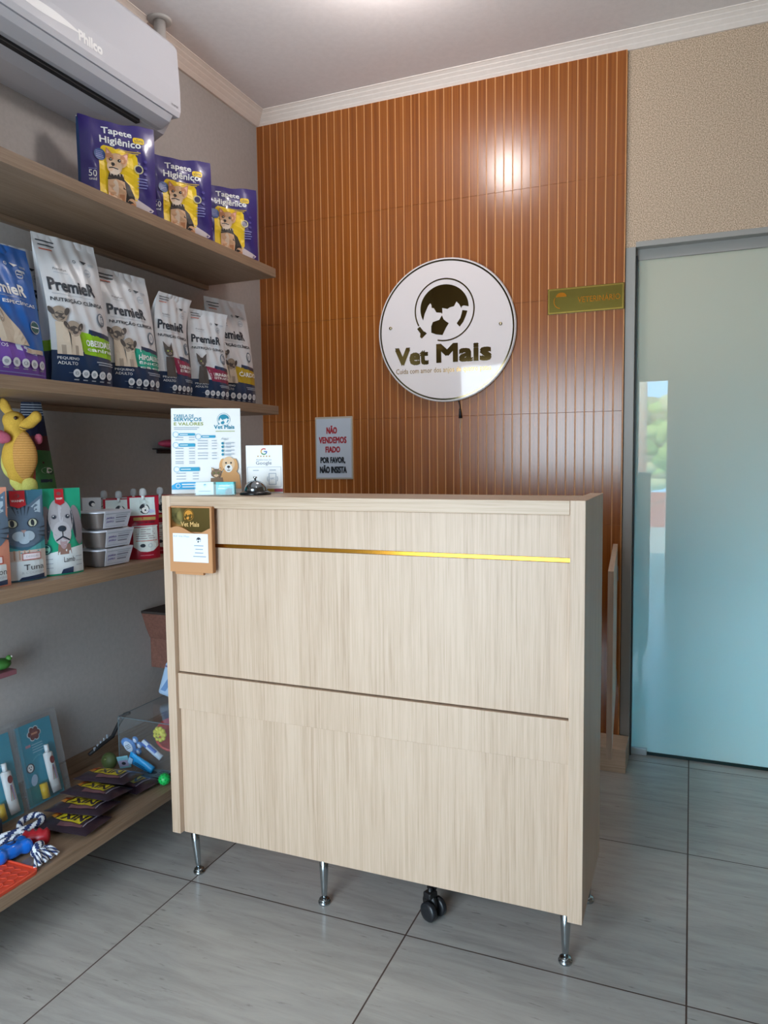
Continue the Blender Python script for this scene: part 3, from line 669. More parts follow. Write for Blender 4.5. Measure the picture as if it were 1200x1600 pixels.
# ============================================================ STAND-UP POUCHES
def pouch(par, name, w, h, d, matfn, art=None, lean=0.0, bend=None, pinch=.05, p=2.6, bot=.16, top=.08, nu=26, nv=34, seed=0, taper=0, crease=.0012, gus=0):
    def width(v): return w/2*(1-pinch*math.sin(min(1, v*1.1)*PI))*(1-taper*max(0, v-.35)/.65)
    def depth(v):
        if v >= 1-top: return .0008
        k = (.82+.18*math.sin(min(1, v/bot)*PI/2)) if v < bot else 1
        r = max(0, (v-bot)/(1-top-bot)); return d/2*k*max(.02, (1-r**1.5))**.8+.0008
    def P(u, v, s_):
        q = crease*math.sin(17*v+9*u+seed*5)*math.sin(7*v-5*u+seed*3)*(1-abs(u)**3)
        x, y, z = u*width(v), s_*(depth(v)*(gus+(1-gus)*(1-abs(u)**p))+q*min(1, v*4)), v*h
        y += lean*h*v*v
        if bend: x, y, z = bend(x, y, z)
        return Vector((x, y, z))
    b = MB()
    b.grid(lambda a, c: P(2*a-1, c, -1), nu, nv, None, True, lambda a, c: matfn(2*a-1, c, -1))
    b.grid(lambda a, c: P(1-2*a, c, 1), nu, nv, None, True, lambda a, c: matfn(1-2*a, c, 1))
    b.grid(lambda a, c: P(2*a-1, 0, 1).lerp(P(2*a-1, 0, -1), c), nu, 2, None, False, lambda a, c: matfn(0, 0, 1))
    if gus:
        for s_ in (-1, 1): b.grid(lambda a, c: P(s_, c, -1).lerp(P(s_, c, 1), a if s_ > 0 else 1-a)+Vector((-s_*.35*depth(c)*gus*math.sin(a*PI), 0, 0)), 6, nv, None, True, lambda a, c: matfn(s_, c, 0))
    if art:
        def fn(a, c, o):
            v = min(max(c/h, 0), 1); u = max(-1, min(1, a/width(v))); q = P(u, v, -1); e = .02
            n = (P(min(1, u+e), v, -1)-P(max(-1, u-e), v, -1)).cross(P(u, min(1, v+e), -1)-P(u, max(0, v-e), -1)).normalized()
            return q+n*o
        b.art(art, fn, .0009, .0001, .02)
    return b.build(name, par)

BW = mat('#d2d4d8', .32, 0, .5); NV = mat('#1d3354', .3, 0, .5); GRY = mat('#a9b2bd', .5); ORG = mat('#b8553a', .5)
def food_art(w, h, band, lines_, kind, white=INK, sub='NUTRIÇÃO CLÍNICA', blue=False):
    A = Art(); X = lambda u: u*w/2; Z = lambda v: v*h
    if blue:
        A.poly([(X(-.97), Z(.27)), (X(-.2), Z(.27)), (X(.95), Z(.19)), (X(.98), Z(.01)), (X(-.98), Z(.01))], band)
        A.poly([(X(-.15), Z(.27)), (X(-.05), Z(.22)), (X(.55), Z(.19)), (X(.55), Z(.225))], mat('#cdd3e0', .4))
    else:
        A.poly([(X(-.35), Z(.37)), (X(.97), Z(.33)), (X(.97), Z(.20)), (X(-.12), Z(.215))], band)
        A.poly([(X(.12), Z(.385)), (X(.97), Z(.365)), (X(.97), Z(.33)), (X(.10), Z(.35))], NV)
    A.text('PremieR', X(-.84), Z(.618), X(.58), Z(.705), white, .035)
    A.rect(X(-.78), Z(.598), X(.5), Z(.601), GRY); A.text(sub, X(-.84), Z(.543), X(.78), Z(.580), white, .018)
    A.text('PremieRpet', X(-.62), Z(.755), X(-.22), Z(.775), white); A.rect(X(-.62), Z(.742), X(-.2), Z(.746), GRY)
    A.ring(X(.15), Z(.85), .004, .0014, white); A.poly([(X(.3), Z(.865)), (X(.55), Z(.86)), (X(.42), Z(.84))], white); A.rect(X(.58), Z(.848), X(.78), Z(.853), GRY); A.rect(X(.58), Z(.838), X(.78), Z(.843), GRY)
    A.ring(X(.5), Z(.785), .011, .0025, GRY); A.rect(X(.43), Z(.78), X(.57), Z(.79), GRY)
    if not blue:
        A.rect(X(-.92), Z(.945), X(-.35), Z(.953), INK); A.rect(X(-.88), Z(.915), X(-.38), Z(.923), INK); A.rect(X(-.88), Z(.885), X(-.5), Z(.893), ORG)
        A.ell(X(.62), Z(.465), .015, .021, mat('#5d6f80', .4)); A.ell(X(.62), Z(.467), .011, .016, BW); A.ell(X(.62), Z(.462), .005, .010, GRY)
    else:
        A.ell(X(.62), Z(.40), .019, .019, GRY); A.ell(X(.62), Z(.40), .016, .016, mat('#1f5a5a', .4)); A.rect(X(.48), Z(.397), X(.76), Z(.405), WHITE); A.rect(X(.48), Z(.80), X(.7), Z(.82), GRY)
    z = .295 if not blue else .2
    for i, l in enumerate(lines_):
        hh = (.05, .03, .02)[i]
        if not blue: A.text(l, X(-.02), Z(.27-.034*i), X(.92), Z(.27-.034*i)+h*hh*.85, WHITE, .03)
    if blue: A.text(lines_[0], X(-.9), Z(.225), X(-.3), Z(.25), WHITE, .01)
    else:
        A.text('PEQUENO', X(-.85), Z(.165), X(-.3), Z(.185), WHITE, .01); A.text('ADULTO', X(-.85), Z(.135), X(-.35), Z(.155), WHITE, .01)
        A.rect(X(.25), Z(.165), X(.92), Z(.172), GRY); A.rect(X(.3), Z(.15), X(.92), Z(.157), GRY)
    zz = .125 if blue else .085
    A.rect(X(-.6), Z(zz-.001), X(.8), Z(zz+.001), GRY)
    for i in range(5): A.ell(X(-.38+.27*i), Z(zz), w*.055, w*.055, mat('#dfe4ea', .4)); A.ell(X(-.38+.27*i), Z(zz), w*.03, w*.025, GRY); A.rect(X(-.46+.27*i), Z(zz-.045), X(-.32+.27*i), Z(zz-.038), GRY)
    if blue: A.rect(X(-.8), Z(.05), X(.85), Z(.057), LAV)
    # animals
    F1, F2, F3 = mat('#9c8c7c', .6), mat('#c9b8a4', .6), mat('#4a4340', .6)
    if kind == 'dogs':
        for dx, s in ((-.68, 1), (-.36, .8)):
            A.poly([(X(dx-.16), Z(.20)), (X(dx-.13), Z(.36*s+.05)), (X(dx+.13), Z(.36*s+.05)), (X(dx+.17), Z(.20))], F2)
            A.ell(X(dx), Z(.44*s+.02), .021, .024, F1); A.ell(X(dx), Z(.43*s+.02), .013, .013, F3)
            A.ell(X(dx-.19), Z(.46*s+.02), .007, .013, F3, .5); A.ell(X(dx+.19), Z(.46*s+.02), .007, .013, F3, -.5); A.rect(X(dx-.05), Z(.20), X(dx+.05), Z(.26), F1)
    elif kind == 'cat':
        A.poly([(X(-.72), Z(.18)), (X(-.66), Z(.36)), (X(-.36), Z(.36)), (X(-.28), Z(.18))], F3)
        A.poly([(X(-.72), Z(.50)), (X(-.70), Z(.40)), (X(-.52), Z(.44))], F3); A.poly([(X(-.30), Z(.50)), (X(-.32), Z(.40)), (X(-.5), Z(.44))], F3)
        A.ell(X(-.51), Z(.405), .016, .017, F3); A.ell(X(-.58), Z(.412), .003, .003, OLV); A.ell(X(-.44), Z(.412), .003, .003, OLV); A.ell(X(-.51), Z(.39), .005, .004, F1)
    elif kind == 'shih':
        A.poly([(X(-.45), Z(.26)), (X(-.6), Z(.44)), (X(-.35), Z(.50)), (X(.05), Z(.36)), (X(.3), Z(.25))], F2)
        A.ell(X(-.5), Z(.46), .021, .026, mat('#c2bcb8', .6)); A.ell(X(-.62), Z(.44), .007, .018, F1); A.ell(X(-.38), Z(.44), .007, .018, F1); A.ell(X(-.5), Z(.455), .004, .003, F3)
        A.ell(X(-.54), Z(.47), .003, .003, F3); A.ell(X(-.46), Z(.47), .003, .003, F3); A.rect(X(.2), Z(.2), X(.75), Z(.23), F2)
    return A
def food_bag(label, x, y, z, rot, w, h, d, band, lines_, kind, bend=None, lean=.03, blue=None, seed=0, sub='NUTRIÇÃO CLÍNICA'):
    t = thing('pet_food_bag', label, 'pet food bag', (x, y, z), rot, 'pet food bags on the second shelf')
    body = blue or BW
    if blue: mf = lambda u, v, s_: body if v > .2 else mat(band, .35)
    else: mf = lambda u, v, s_: NV if v < .225 else (mat(band, .35) if (v < .30 and abs(u) > .985) else BW)
    A = food_art(w, h, mat(band, .35), lines_, kind, WHITE if blue else INK, sub, bool(blue))
    pouch(t, 'bag_body', w, h, d, mf, A, lean, bend, pinch=.06, p=3.0, seed=seed, top=.06, crease=.0035, nu=30, nv=44, gus=.5)
    return t
Z2 = 1.5118
def flop(z0, k, dirx):
    def f(x, y, z):
        if z <= z0: return x, y, z
        a = (z-z0); th = k*a
        return x+dirx*a*math.sin(th)*.6, y-a*math.sin(th)*.45, z0+a*math.cos(th)
    return f
food_bag('blue and purple food bag, the only blue one on the second shelf', .225, -1.715, Z2, 1.55, .225, .385, .10, '#7a52b0', ['ADULTOS'], 'shih', blue=mat('#1a5fb0', .32), seed=1, sub='RAÇAS ESPECÍFICAS', lean=.10)
food_bag('white food bag half hidden between the blue bag and the lime green banded one', .12, -1.560, Z2, 1.45, .19, .42, .07, '#5f9a2a', ['OBESIDADE', 'canina'], 'none', seed=2, lean=.05)
food_bag('tallest white food bag with a lime green band', .238, -1.470, Z2, 1.40, .215, .455, .11, '#8fc21f', ['OBESIDADE', 'canina'], 'dogs', seed=3, lean=.10)
food_bag('white food bag with a teal band and two pug puppies', .238, -1.238, Z2, 1.43, .212, .405, .105, '#1fa88c', ['HIPOALERG', 'ÊNICO', 'cães'], 'dogs', seed=4, lean=.08)
food_bag('slumped white food bag with a crimson band, next to the teal banded bag', .240, -1.030, Z2, 1.55, .182, .385, .09, '#8c2348', ['URINÁRIO', 'ESTRUVITA'], 'cat', flop(.19, 2.2, .55), seed=5, lean=.06)
food_bag('slumped white food bag with a crimson band beside the mustard banded bag', .245, -.820, Z2, 1.32, .188, .355, .09, '#8c2348', ['URINÁRIO', 'ESTRUVITA'], 'cat', flop(.19, 2.0, .5), seed=6, lean=.05)
food_bag('white food bag with a mustard yellow band, nearest the slatted wall', .205, -.585, Z2, 1.35, .225, .440, .10, '#b89a12', ['CARDIO'], 'dogs', seed=7, lean=.08)
# ============================================================ THIRD SHELF
Z3 = .9590
RED = mat('#b3202c', .4); SAL = mat('#d8917a', .4); CATF = mat('#5b7086', .5); CATD = mat('#2c3a4a', .5); CATL = mat('#a9bccb', .5); TEALB = mat('#4aa3a8', .35); GRN = mat('#1f9a78', .35); PALE = mat('#d5dee2', .4); HND = mat('#a6a4aa', .5); HNE = mat('#857c82', .5)
def treat_art(w, h, kind):
    A = Art(); X = lambda u: u*w/2; Z = lambda v: v*h
    if kind == 'dog':
        A.poly([(X(-.98), Z(.02)), (X(.98), Z(.02)), (X(.98), Z(.33)), (X(.2), Z(.30)), (X(-.98), Z(.24))], PALE)
        A.poly([(X(-.15), Z(.36)), (X(.35), Z(.36)), (X(.4), Z(.24)), (X(-.2), Z(.24))], mat('#8a6a60', .5))
        q, cx_, cz_ = w*.95, X(.05), Z(.60)
        for e_ in (-1, 1):
            A.ell(cx_+e_*.36*q, cz_-.06*q, .13*q, .44*q, HNE, e_*.12, 26); A.ell(cx_+e_*.27*q, cz_-.02*q, .035*q, .33*q, INK, e_*.10, 20)
        A.ell(cx_, cz_+.10*q, .27*q, .43*q, HND, 0, 28); A.ell(cx_, cz_+.22*q, .05*q, .22*q, mat('#bcbcc4', .5))
        A.ell(cx_, cz_-.22*q, .20*q, .26*q, mat('#b6b4ba', .5), 0, 24); A.ell(cx_+.01*q, cz_-.43*q, .075*q, .13*q, mat('#a58d92', .5))
        for e_ in (-1, 1):
            A.ell(cx_+e_*.145*q, cz_+.14*q, .062*q, .05*q, mat('#7c7a82', .5)); A.ell(cx_+e_*.145*q, cz_+.135*q, .042*q, .04*q, INK); A.ell(cx_+e_*.155*q, cz_+.15*q, .012*q, .012*q, WHITE)
            A.poly([(cx_, cz_-.27*q), (cx_+e_*.15*q, cz_-.36*q), (cx_+e_*.14*q, cz_-.39*q), (cx_, cz_-.31*q)], INK)
        A.ell(cx_, cz_-.12*q, .09*q, .065*q, INK); A.rect(cx_-.008*q, cz_-.30*q, cx_+.008*q, cz_-.16*q, INK)
        A.ell(X(-.62), Z(.31), w*.10, w*.11, mat('#17575a', .4)); A.ell(X(-.62), Z(.31), w*.075, w*.085, mat('#7fbfae', .4))
        A.text('Lamb', X(.02), Z(.15), X(.5), Z(.21), INK, .01); A.poly([(X(-.1), Z(.02)), (X(-.02), Z(.07)), (X(.42), Z(.09)), (X(.42), Z(.02))], NV)
        for k in range(3): A.rect(X(-.85), Z(.19-.05*k), X(-.4), Z(.2-.05*k), GRY); A.rect(X(.55), Z(.2-.05*k), X(.85), Z(.21-.05*k), GRY)
        fl_ = (-.12, .26)
    else:
        cl = SAL if kind == 'salmon' else TEALB
        A.poly([(X(-.98), Z(.42)), (X(0), Z(.33)), (X(.98), Z(.44)), (X(.98), Z(.30)), (X(-.98), Z(.30))], cl)
        A.rect(X(-.98), Z(.02), X(.98), Z(.34), mat('#cfc4bd', .4) if kind == 'tuna' else SAL)
        for k in range(6): A.rect(X(-.85+.2*k), Z(.24), X(-.79+.2*k), Z(.345), mat('#b89a88', .5))
        A.rrect(X(-.98), Z(.02), X(.80), Z(.225), .004, PALE)
        catface(A, X(0.0), Z(.61), w*1.02, CATF, CATD, mat('#c7cdb6', .4), CATL, INK)
        A.frame(X(-.15), Z(.235), X(.65), Z(.31), .0014, RED); A.rrect(X(-.1), Z(.243), X(.6), Z(.302), .002, mat('#e8dfe6', .4)); A.text('DESIGN', X(.0), Z(.262), X(.5), Z(.283), GRY)
        A.ell(X(-.86), Z(.245), w*.06, w*.06, RED)
        A.text('Tuna' if kind == 'tuna' else 'Salmon', X(-.1), Z(.125), X(.75), Z(.185), INK, .01); A.text('& CODFISH', X(-.2), Z(.085), X(.72), Z(.11), GRY)
        A.poly([(X(-.3), Z(.02)), (X(-.2), Z(.05)), (X(.78), Z(.07)), (X(.78), Z(.02))], NV); fl_ = (-.42, .02+.2)
    a, c = fl_
    A.poly([(X(a), Z(.995)), (X(c), Z(.995)), (X(c), Z(.83)), (X((a+c)/2), Z(.80)), (X(a), Z(.83))], RED)
    A.ell(X((a+c)/2), Z(.94), w*.05, h*.02, mat('#7a4a4c', .4)); A.text('WANPY', X(a+.05), Z(.865), X(c-.05), Z(.89), WHITE, .02)
    return A
def treat_pouch(label, kind, x, y, rot, w, h, d, cols, seed, bend=None, grp='animal treat pouches on the third shelf'):
    t = thing('treat_pouch', label, 'treat pouch', (x, y, Z3), rot, grp)
    mf = lambda u, v, s_: cols[0]
    pouch(t, 'pouch_body', w, h, d, mf, treat_art(w, h, kind) if kind else None, .02, bend, pinch=.02, p=2.2, seed=seed, top=.10, crease=.0007, nu=34, nv=44)
    return t
treat_pouch('salmon pink cat treat pouch cut by the left edge', 'salmon', .29, -1.880, 1.22, .145, .262, .045, [SAL], 1)
treat_pouch('blue-grey treat pouch with a tabby cat face', 'tuna', .285, -1.748, 1.25, .132, .250, .045, [mat('#3f6f86', .35)], 2)
treat_pouch('green treat pouch with a long-eared hound face', 'dog', .297, -1.628, 1.22, .140, .250, .045, [GRN], 3)
treat_pouch('plain teal treat pouch standing behind the tabby cat pouch', None, .165, -1.700, 1.3, .14, .238, .05, [mat('#1e7f8c', .35)], 4)

# food trays
TRG = mat('#6e6460', .4); SLV = mat('#cfd2dc', .35); VIO = mat('#5a4a9a', .4)
def tray(label, z, dx, first):
    t = thing('food_tray', label, 'food tray', (.278+dx, -1.432, z), .0, 'stacked pet food trays')
    L_, W_, Hh = .150, .096, .055
    b = MB(); prof = [(1.0, Hh), (1.0, Hh-.004), (.93, Hh-.006), (.80, .006), (.74, 0)]
    n = 40; vs = []; fs = []
    for k, z_ in prof:
        for i in range(n):
            a = 2*PI*i/n; c_, s_ = math.cos(a), math.sin(a); e = .35
            vs.append((W_/2*k**1.0*math.copysign(abs(c_)**e, c_), L_/2*k*math.copysign(abs(s_)**e, s_), z_))
    m = len(prof)
    for j in range(m-1):
        for i in range(n): fs.append([j*n+i, j*n+(i+1) % n, (j+1)*n+(i+1) % n, (j+1)*n+i])
    fs.append(list(range(n))); fs.append([(m-1)*n+i for i in range(n)][::-1])
    ml = [SLV if i < n else TRG for i in range(len(fs)-2)]+[SLV, TRG]
    b.add(vs, fs, ml, False); b.build('tub', t)
    sl = MB(); q0, q1 = -L_/2*.62, L_/2*.98
    for s_ in (1, -1):
        x1, x0 = s_*(W_/2+.0012), s_*(W_/2*.84+.0012)
        vs = [(x0, q0, .003), (x0, q1*.80, .003), (x1, q1, Hh), (x1, q0, Hh)]
        vs2 = [(x-s_*.001, y, z_) for x, y, z_ in vs]
        sl.add(vs+vs2, [[0, 1, 2, 3], [7, 6, 5, 4], [0, 4, 5, 1], [1, 5, 6, 2], [2, 6, 7, 3], [3, 7, 4, 0]], SLV)
    sl.box(-W_/2-.001, W_/2+.001, q0, q1, Hh+.0001, Hh+.0012, SLV, 0)
    A = Art(); ln = GRY; dk = mat('#6f7080', .5)
    A.rect(q0+.006, .046, q1-.008, .049, ln)
    for k in range(4): A.rect(q0+.05, .040-.007*k, q1-.018-.004*k, .043-.007*k, dk if k % 2 else ln)
    A.text('JAPÃO', q0+.008, .030, q0+.042, .038, VIO, .02); A.text('JAPÃO', q0+.008, .019, q0+.040, .027, VIO, .02)
    A.rect(q0+.006, .008, q1-.03, .010, ln)
    sl.art(A, lambda a, c, o: (W_/2*(.84+.16*(c-.003)/(Hh-.003))+.0014+o, a, c), .0004)
    sl.build('paper_sleeve', t)
for i, nm in enumerate(('grey pet food tray at the bottom of the stack of three', 'grey pet food tray in the middle of the stack of three', 'grey pet food tray on top of the stack of three')):
    tray(nm, Z3+.0005+i*.0580, (.004, .010, .004)[i], i == 0)
t = thing('treat_box', 'small white box printed with a panda, behind the trays', 'box', (.12, -1.315, Z3), .9)
MB().box(-.03, .03, -.02, .02, 0, .205, mat('#d3d5d8', .5), .001).build('carton', t)
A = Art(); A.ell(.0, .185, .010, .010, INK); A.ell(.004, .182, .006, .006, WHITE); A.rect(-.02, .16, .02, .164, GRY)
MB().art(A, flat(-.0201), .0003).build('print', t)

# spout pouches
RP = mat('#b01f35', .3); WPH = mat('#d9e6e4', .35)
def spout_pouch(label, x, y, rot, h=.205, seed=0):
    t = thing('spout_pouch', label, 'spout pouch', (x, y, Z3), rot, 'red spout pouches')
    w = .105; X = lambda u: u*w/2; Z = lambda v: v*h
    A = Art()
    A.rect(X(-.86), Z(.70), X(.72), Z(.985), WPH); A.ell(X(.02), Z(.80), .017, .017, INK); A.ell(X(.05), Z(.79), .011, .013, WHITE); A.ell(X(.05), Z(.78), .004, .003, INK); A.ell(X(.4), Z(.76), .014, .006, mat('#c3cbe6', .4))
    A.rect(X(-.7), Z(.62), X(.7), Z(.67), mat('#b59a5a', .4)); A.text('CALDO DE OSSOS', X(-.62), Z(.575), X(.62), Z(.60), INK, .03)
    A.poly([(X(-.75), Z(.50)), (X(.75), Z(.52)), (X(.8), Z(.20)), (X(.4), Z(.13)), (X(0), Z(.115)), (X(-.4), Z(.13)), (X(-.75), Z(.2))], mat('#dfe4df', .35))
    A.rect(X(-.8), Z(.52), X(.8), Z(.535), WPH)
    for k in range(5): A.rect(X(-.6), Z(.47-.035*k), X(.55-.1*(k % 2)), Z(.478-.035*k), mat('#8a6a70', .4))
    A.rect(X(-.62), Z(.29), X(.7), Z(.30), mat('#c8502f', .4))
    A.ell(X(-.25), Z(.22), .008, .006, INK); A.ring(X(.2), Z(.22), .006, .0014, GRY); A.rect(X(-.4), Z(.06), X(.4), Z(.07), mat('#e08a9a', .4))
    mf = lambda u, v, s_: RP
    pouch(t, 'pouch_body', w, h, .05, mf, A, .0, None, pinch=.03, p=2.2, seed=seed, top=.10)
    MB().lathe([(.0055, h-.012), (.0055, h+.006)], mat('#dfe4e4', .3), n=14).build('neck', t)
    MB().lathe([(.0105, h+.003), (.0115, h+.006), (.0115, h+.016), (.0095, h+.024), (.005, h+.027), (.0001, h+.028)], CAPCLEAR, n=20).build('cap', t)
spout_pouch('red spout pouch in front, next to the grey trays', .300, -1.268, 1.02, .208, 1)
spout_pouch('red spout pouch in front, half hidden by the counter corner', .262, -1.135, 1.05, .206, 2)
spout_pouch('red spout pouch in the back row, nearest the panda box', .112, -1.246, 1.0, .198, 3)
spout_pouch('red spout pouch in the back row, in the middle behind the trays', .188, -1.258, 1.0, .198, 4)
spout_pouch('red spout pouch in the back row, behind the front red pouch', .10, -1.085, 1.0, .198, 5)

# plush
def blob(name, par, parts, mt, vox=.006, tubes=()):
    b = MB()
    for c, r, *ro in parts: b.ell(c, r, mt, ro[0] if ro else (0, 0, 0), 3)
    for path, r in tubes: b.tube(path, r, mt, 12)
    o = b.build(name, par); bpy.context.view_layer.update()
    md = o.modifiers.new('r', 'REMESH'); md.mode = 'VOXEL'; md.voxel_size = vox; md.use_smooth_shade = True
    sm = o.modifiers.new('s', 'SMOOTH'); sm.iterations = 6; sm.factor = .6
    me = bpy.data.meshes.new_from_object(o.evaluated_get(bpy.context.evaluated_depsgraph_get()))
    o.modifiers.clear(); old = o.data; o.data = me; bpy.data.meshes.remove(old); me.name = name
    if not me.materials: me.materials.append(mt)
    for p_ in me.polygons: p_.use_smooth = True
    return o
pl = thing('plush_toy', 'yellow plush animal with pink arms and a ribbed orange belly', 'plush toy', (.165, -1.625, Z3+.2395), .88)
def fuzz(name, c1, c2):
    return wall_mat(name, c1, c2, 400, .35, .95)
PY = fuzz('plush_yellow', '#e0b54a', '#cfa23c'); PYL = fuzz('plush_lemon', '#e3de7c', '#d2cc66'); PPK = fuzz('plush_pink', '#c9687e', '#b9566e')
k_ = .000218
def zp(x, y): return ((x-330)*k_, (1480-y)*k_)
def E3(x, y, rx, ry, ryy=None, yo=0, rot=0): a, c = zp(x, y); return ((a, yo, c), (rx*k_, (ryy or min(rx, ry))*k_, ry*k_), (0, rot, 0))
def path2(pts): return [(zp(x, y)[0], yo, zp(x, y)[1]) for x, y, yo in pts]
blob('body', pl, [E3(250, 520, 150, 130), E3(240, 640, 120, 150), E3(300, 800, 150, 180), E3(300, 1010, 225, 300, 190), E3(300, 1200, 170, 200, 150)], PY, .005)
blob('snout', pl, [E3(520, 470, 78, 88, 80, -.012), E3(400, 570, 150, 80, 80, -.010, -.35), E3(455, 520, 70, 70, 70, -.012)], PY, .005)
blob('ear', pl, [E3(150, 330, 75, 125, 40, .01, -.35), E3(205, 420, 60, 80, 40, .005)], PY, .005)
b = MB(); a, c = zp(355, 1000)
BL1, BL2 = fuzz('plush_orange', '#d9a35c', '#cb944e'), mat('#b9813f', .95)
b.grid(lambda u, v: (a+.034*math.sin(v*PI)**.6*math.cos(PI*(1-u)), -.030-.018*math.sin(v*PI)**.6*math.sin(PI*u), c+(v-.5)*.140), 14, 60, None, True, lambda u, v: BL1 if int(v*60) % 3 else BL2)
b.build('belly_patch', pl)
blob('lower_body', pl, [E3(200, 1080, 135, 230, 150, .02), E3(250, 1330, 95, 110, 95), E3(300, 1420, 90, 70, 90)], PYL, .005)
blob('foot', pl, [E3(400, 1385, 105, 105, 80, -.030), E3(400, 1440, 115, 45, 90, -.025)], PYL, .005)
blob('arm', pl, [E3(60, 740, 160, 95, 60, -.035, .25)], PPK, .005)
blob('arm', pl, [E3(540, 765, 60, 85, 50, .0)], PPK, .005)
MB().ell((zp(268, 492)[0], -.030, zp(268, 492)[1]), (.0055, .004, .0055), mat('#3a2418', .2)).build('eye', pl)
b = MB(); b.tube(path2([(310, 610, -.030), (350, 630, -.031), (410, 640, -.031), (470, 628, -.030)]), .0012, DKB, 6); b.build('mouth_seam', pl)
b = MB()
for i in range(14):
    a0 = random.uniform(0, 2*PI); x, z = zp(20+random.uniform(-40, 30), 290+random.uniform(-50, 40)); b.ell((x, random.uniform(-.01, .01), z), (.008, .008, .008), mat('#8c6a70', .95), n=2)
b.build('hair_tuft', pl)
# dark red treat bag behind the plush
t = thing('treat_bag', 'tall navy and dark red treat bag with a green label, behind the yellow plush', 'treat bag', (.075, -1.502, Z3), .95)
A = Art(); w, h = .15, .515
GL_ = mat('#3f7a45', .4)
A.poly([(.0, .21), (.066, .205), (.066, .36), (.003, .365)], GL_); A.ell(.035, .30, .016, .010, WHITE); A.ell(.048, .293, .006, .006, INK); A.rect(.015, .262, .05, .272, NAVY); A.text('DELIRO', .008, .222, .062, .242, RED, .02)
for k in range(5): A.rect(-.03, .505-.008*k, .045, .508-.008*k, GRY)
pouch(t, 'bag_body', w, h, .05, lambda u, v, s_: mat('#23304a', .4) if v > .88 else (mat('#141a3a', .35) if v > .79 else (mat('#4e1a24', .35) if v > .62 else mat('#8a3a2c', .35))), A, .01, None, taper=.62, seed=9)

# toys against the side wall
t = thing('rubber_toy', 'pink rubber toy on a thin black wall bracket, left of the price list', 'toy', (.055, -.80, 1.353))
MB().ell((0, 0, 0), (.034, .075, .017), mat('#b8405f', .5)).build('toy_body', t)
t = thing('wall_bracket', 'thin black wall bracket under the pink rubber toy', 'bracket', (0, -.80, 1.330))
b = MB(); b.box(.0005, .09, -.055, .07, .0, .004, BLACK, .001); b.build('plate', t); b = MB(); b.box(.0005, .006, -.03, .07, -.016, -.0003, BLACK, .001); b.build('lip', t)
t = thing('rubber_toy', 'small green rubber toy on a pink wall tray at the left edge', 'toy', (.055, -1.640, .672))
b = MB(); b.ell((0, 0, .0), (.025, .03, .018), mat('#3d7a34', .5)); b.ell((.012, .018, .016), (.009, .009, .009), mat('#4d8a3c', .5)); b.build('toy_body', t)
MB().ell((.018, .022, .020), (.0035, .0035, .0035), WHITE).build('eye', t)
t = thing('wall_tray', 'small pink tray on the side wall under the green rubber toy', 'tray', (0, -1.66, .648))
MB().box(.0005, .085, -.06, .05, -.012, .005, mat('#96606a', .5), .003).build('tray_board', t)
# brown wall box behind the counter
t = thing('wall_box', 'reddish brown wooden wall box half hidden behind the counter', 'box', (0, -.795, .455))
BRW = wood('brown_wood', '#8a5f52', '#7c5347', '#6a453c', 'y')
MB().prism([(-.155, .232), (-.13, .165), (-.112, .128), (-.108, .122), (-.107, .005), (.12, .005), (.12, .232)], .0008, .12, BRW, 'x').build('carcass', t)
MB().box(.0008, .125, -.158, .12, .2322, .242, mat('#3a302c', .6), .001).build('top', t)

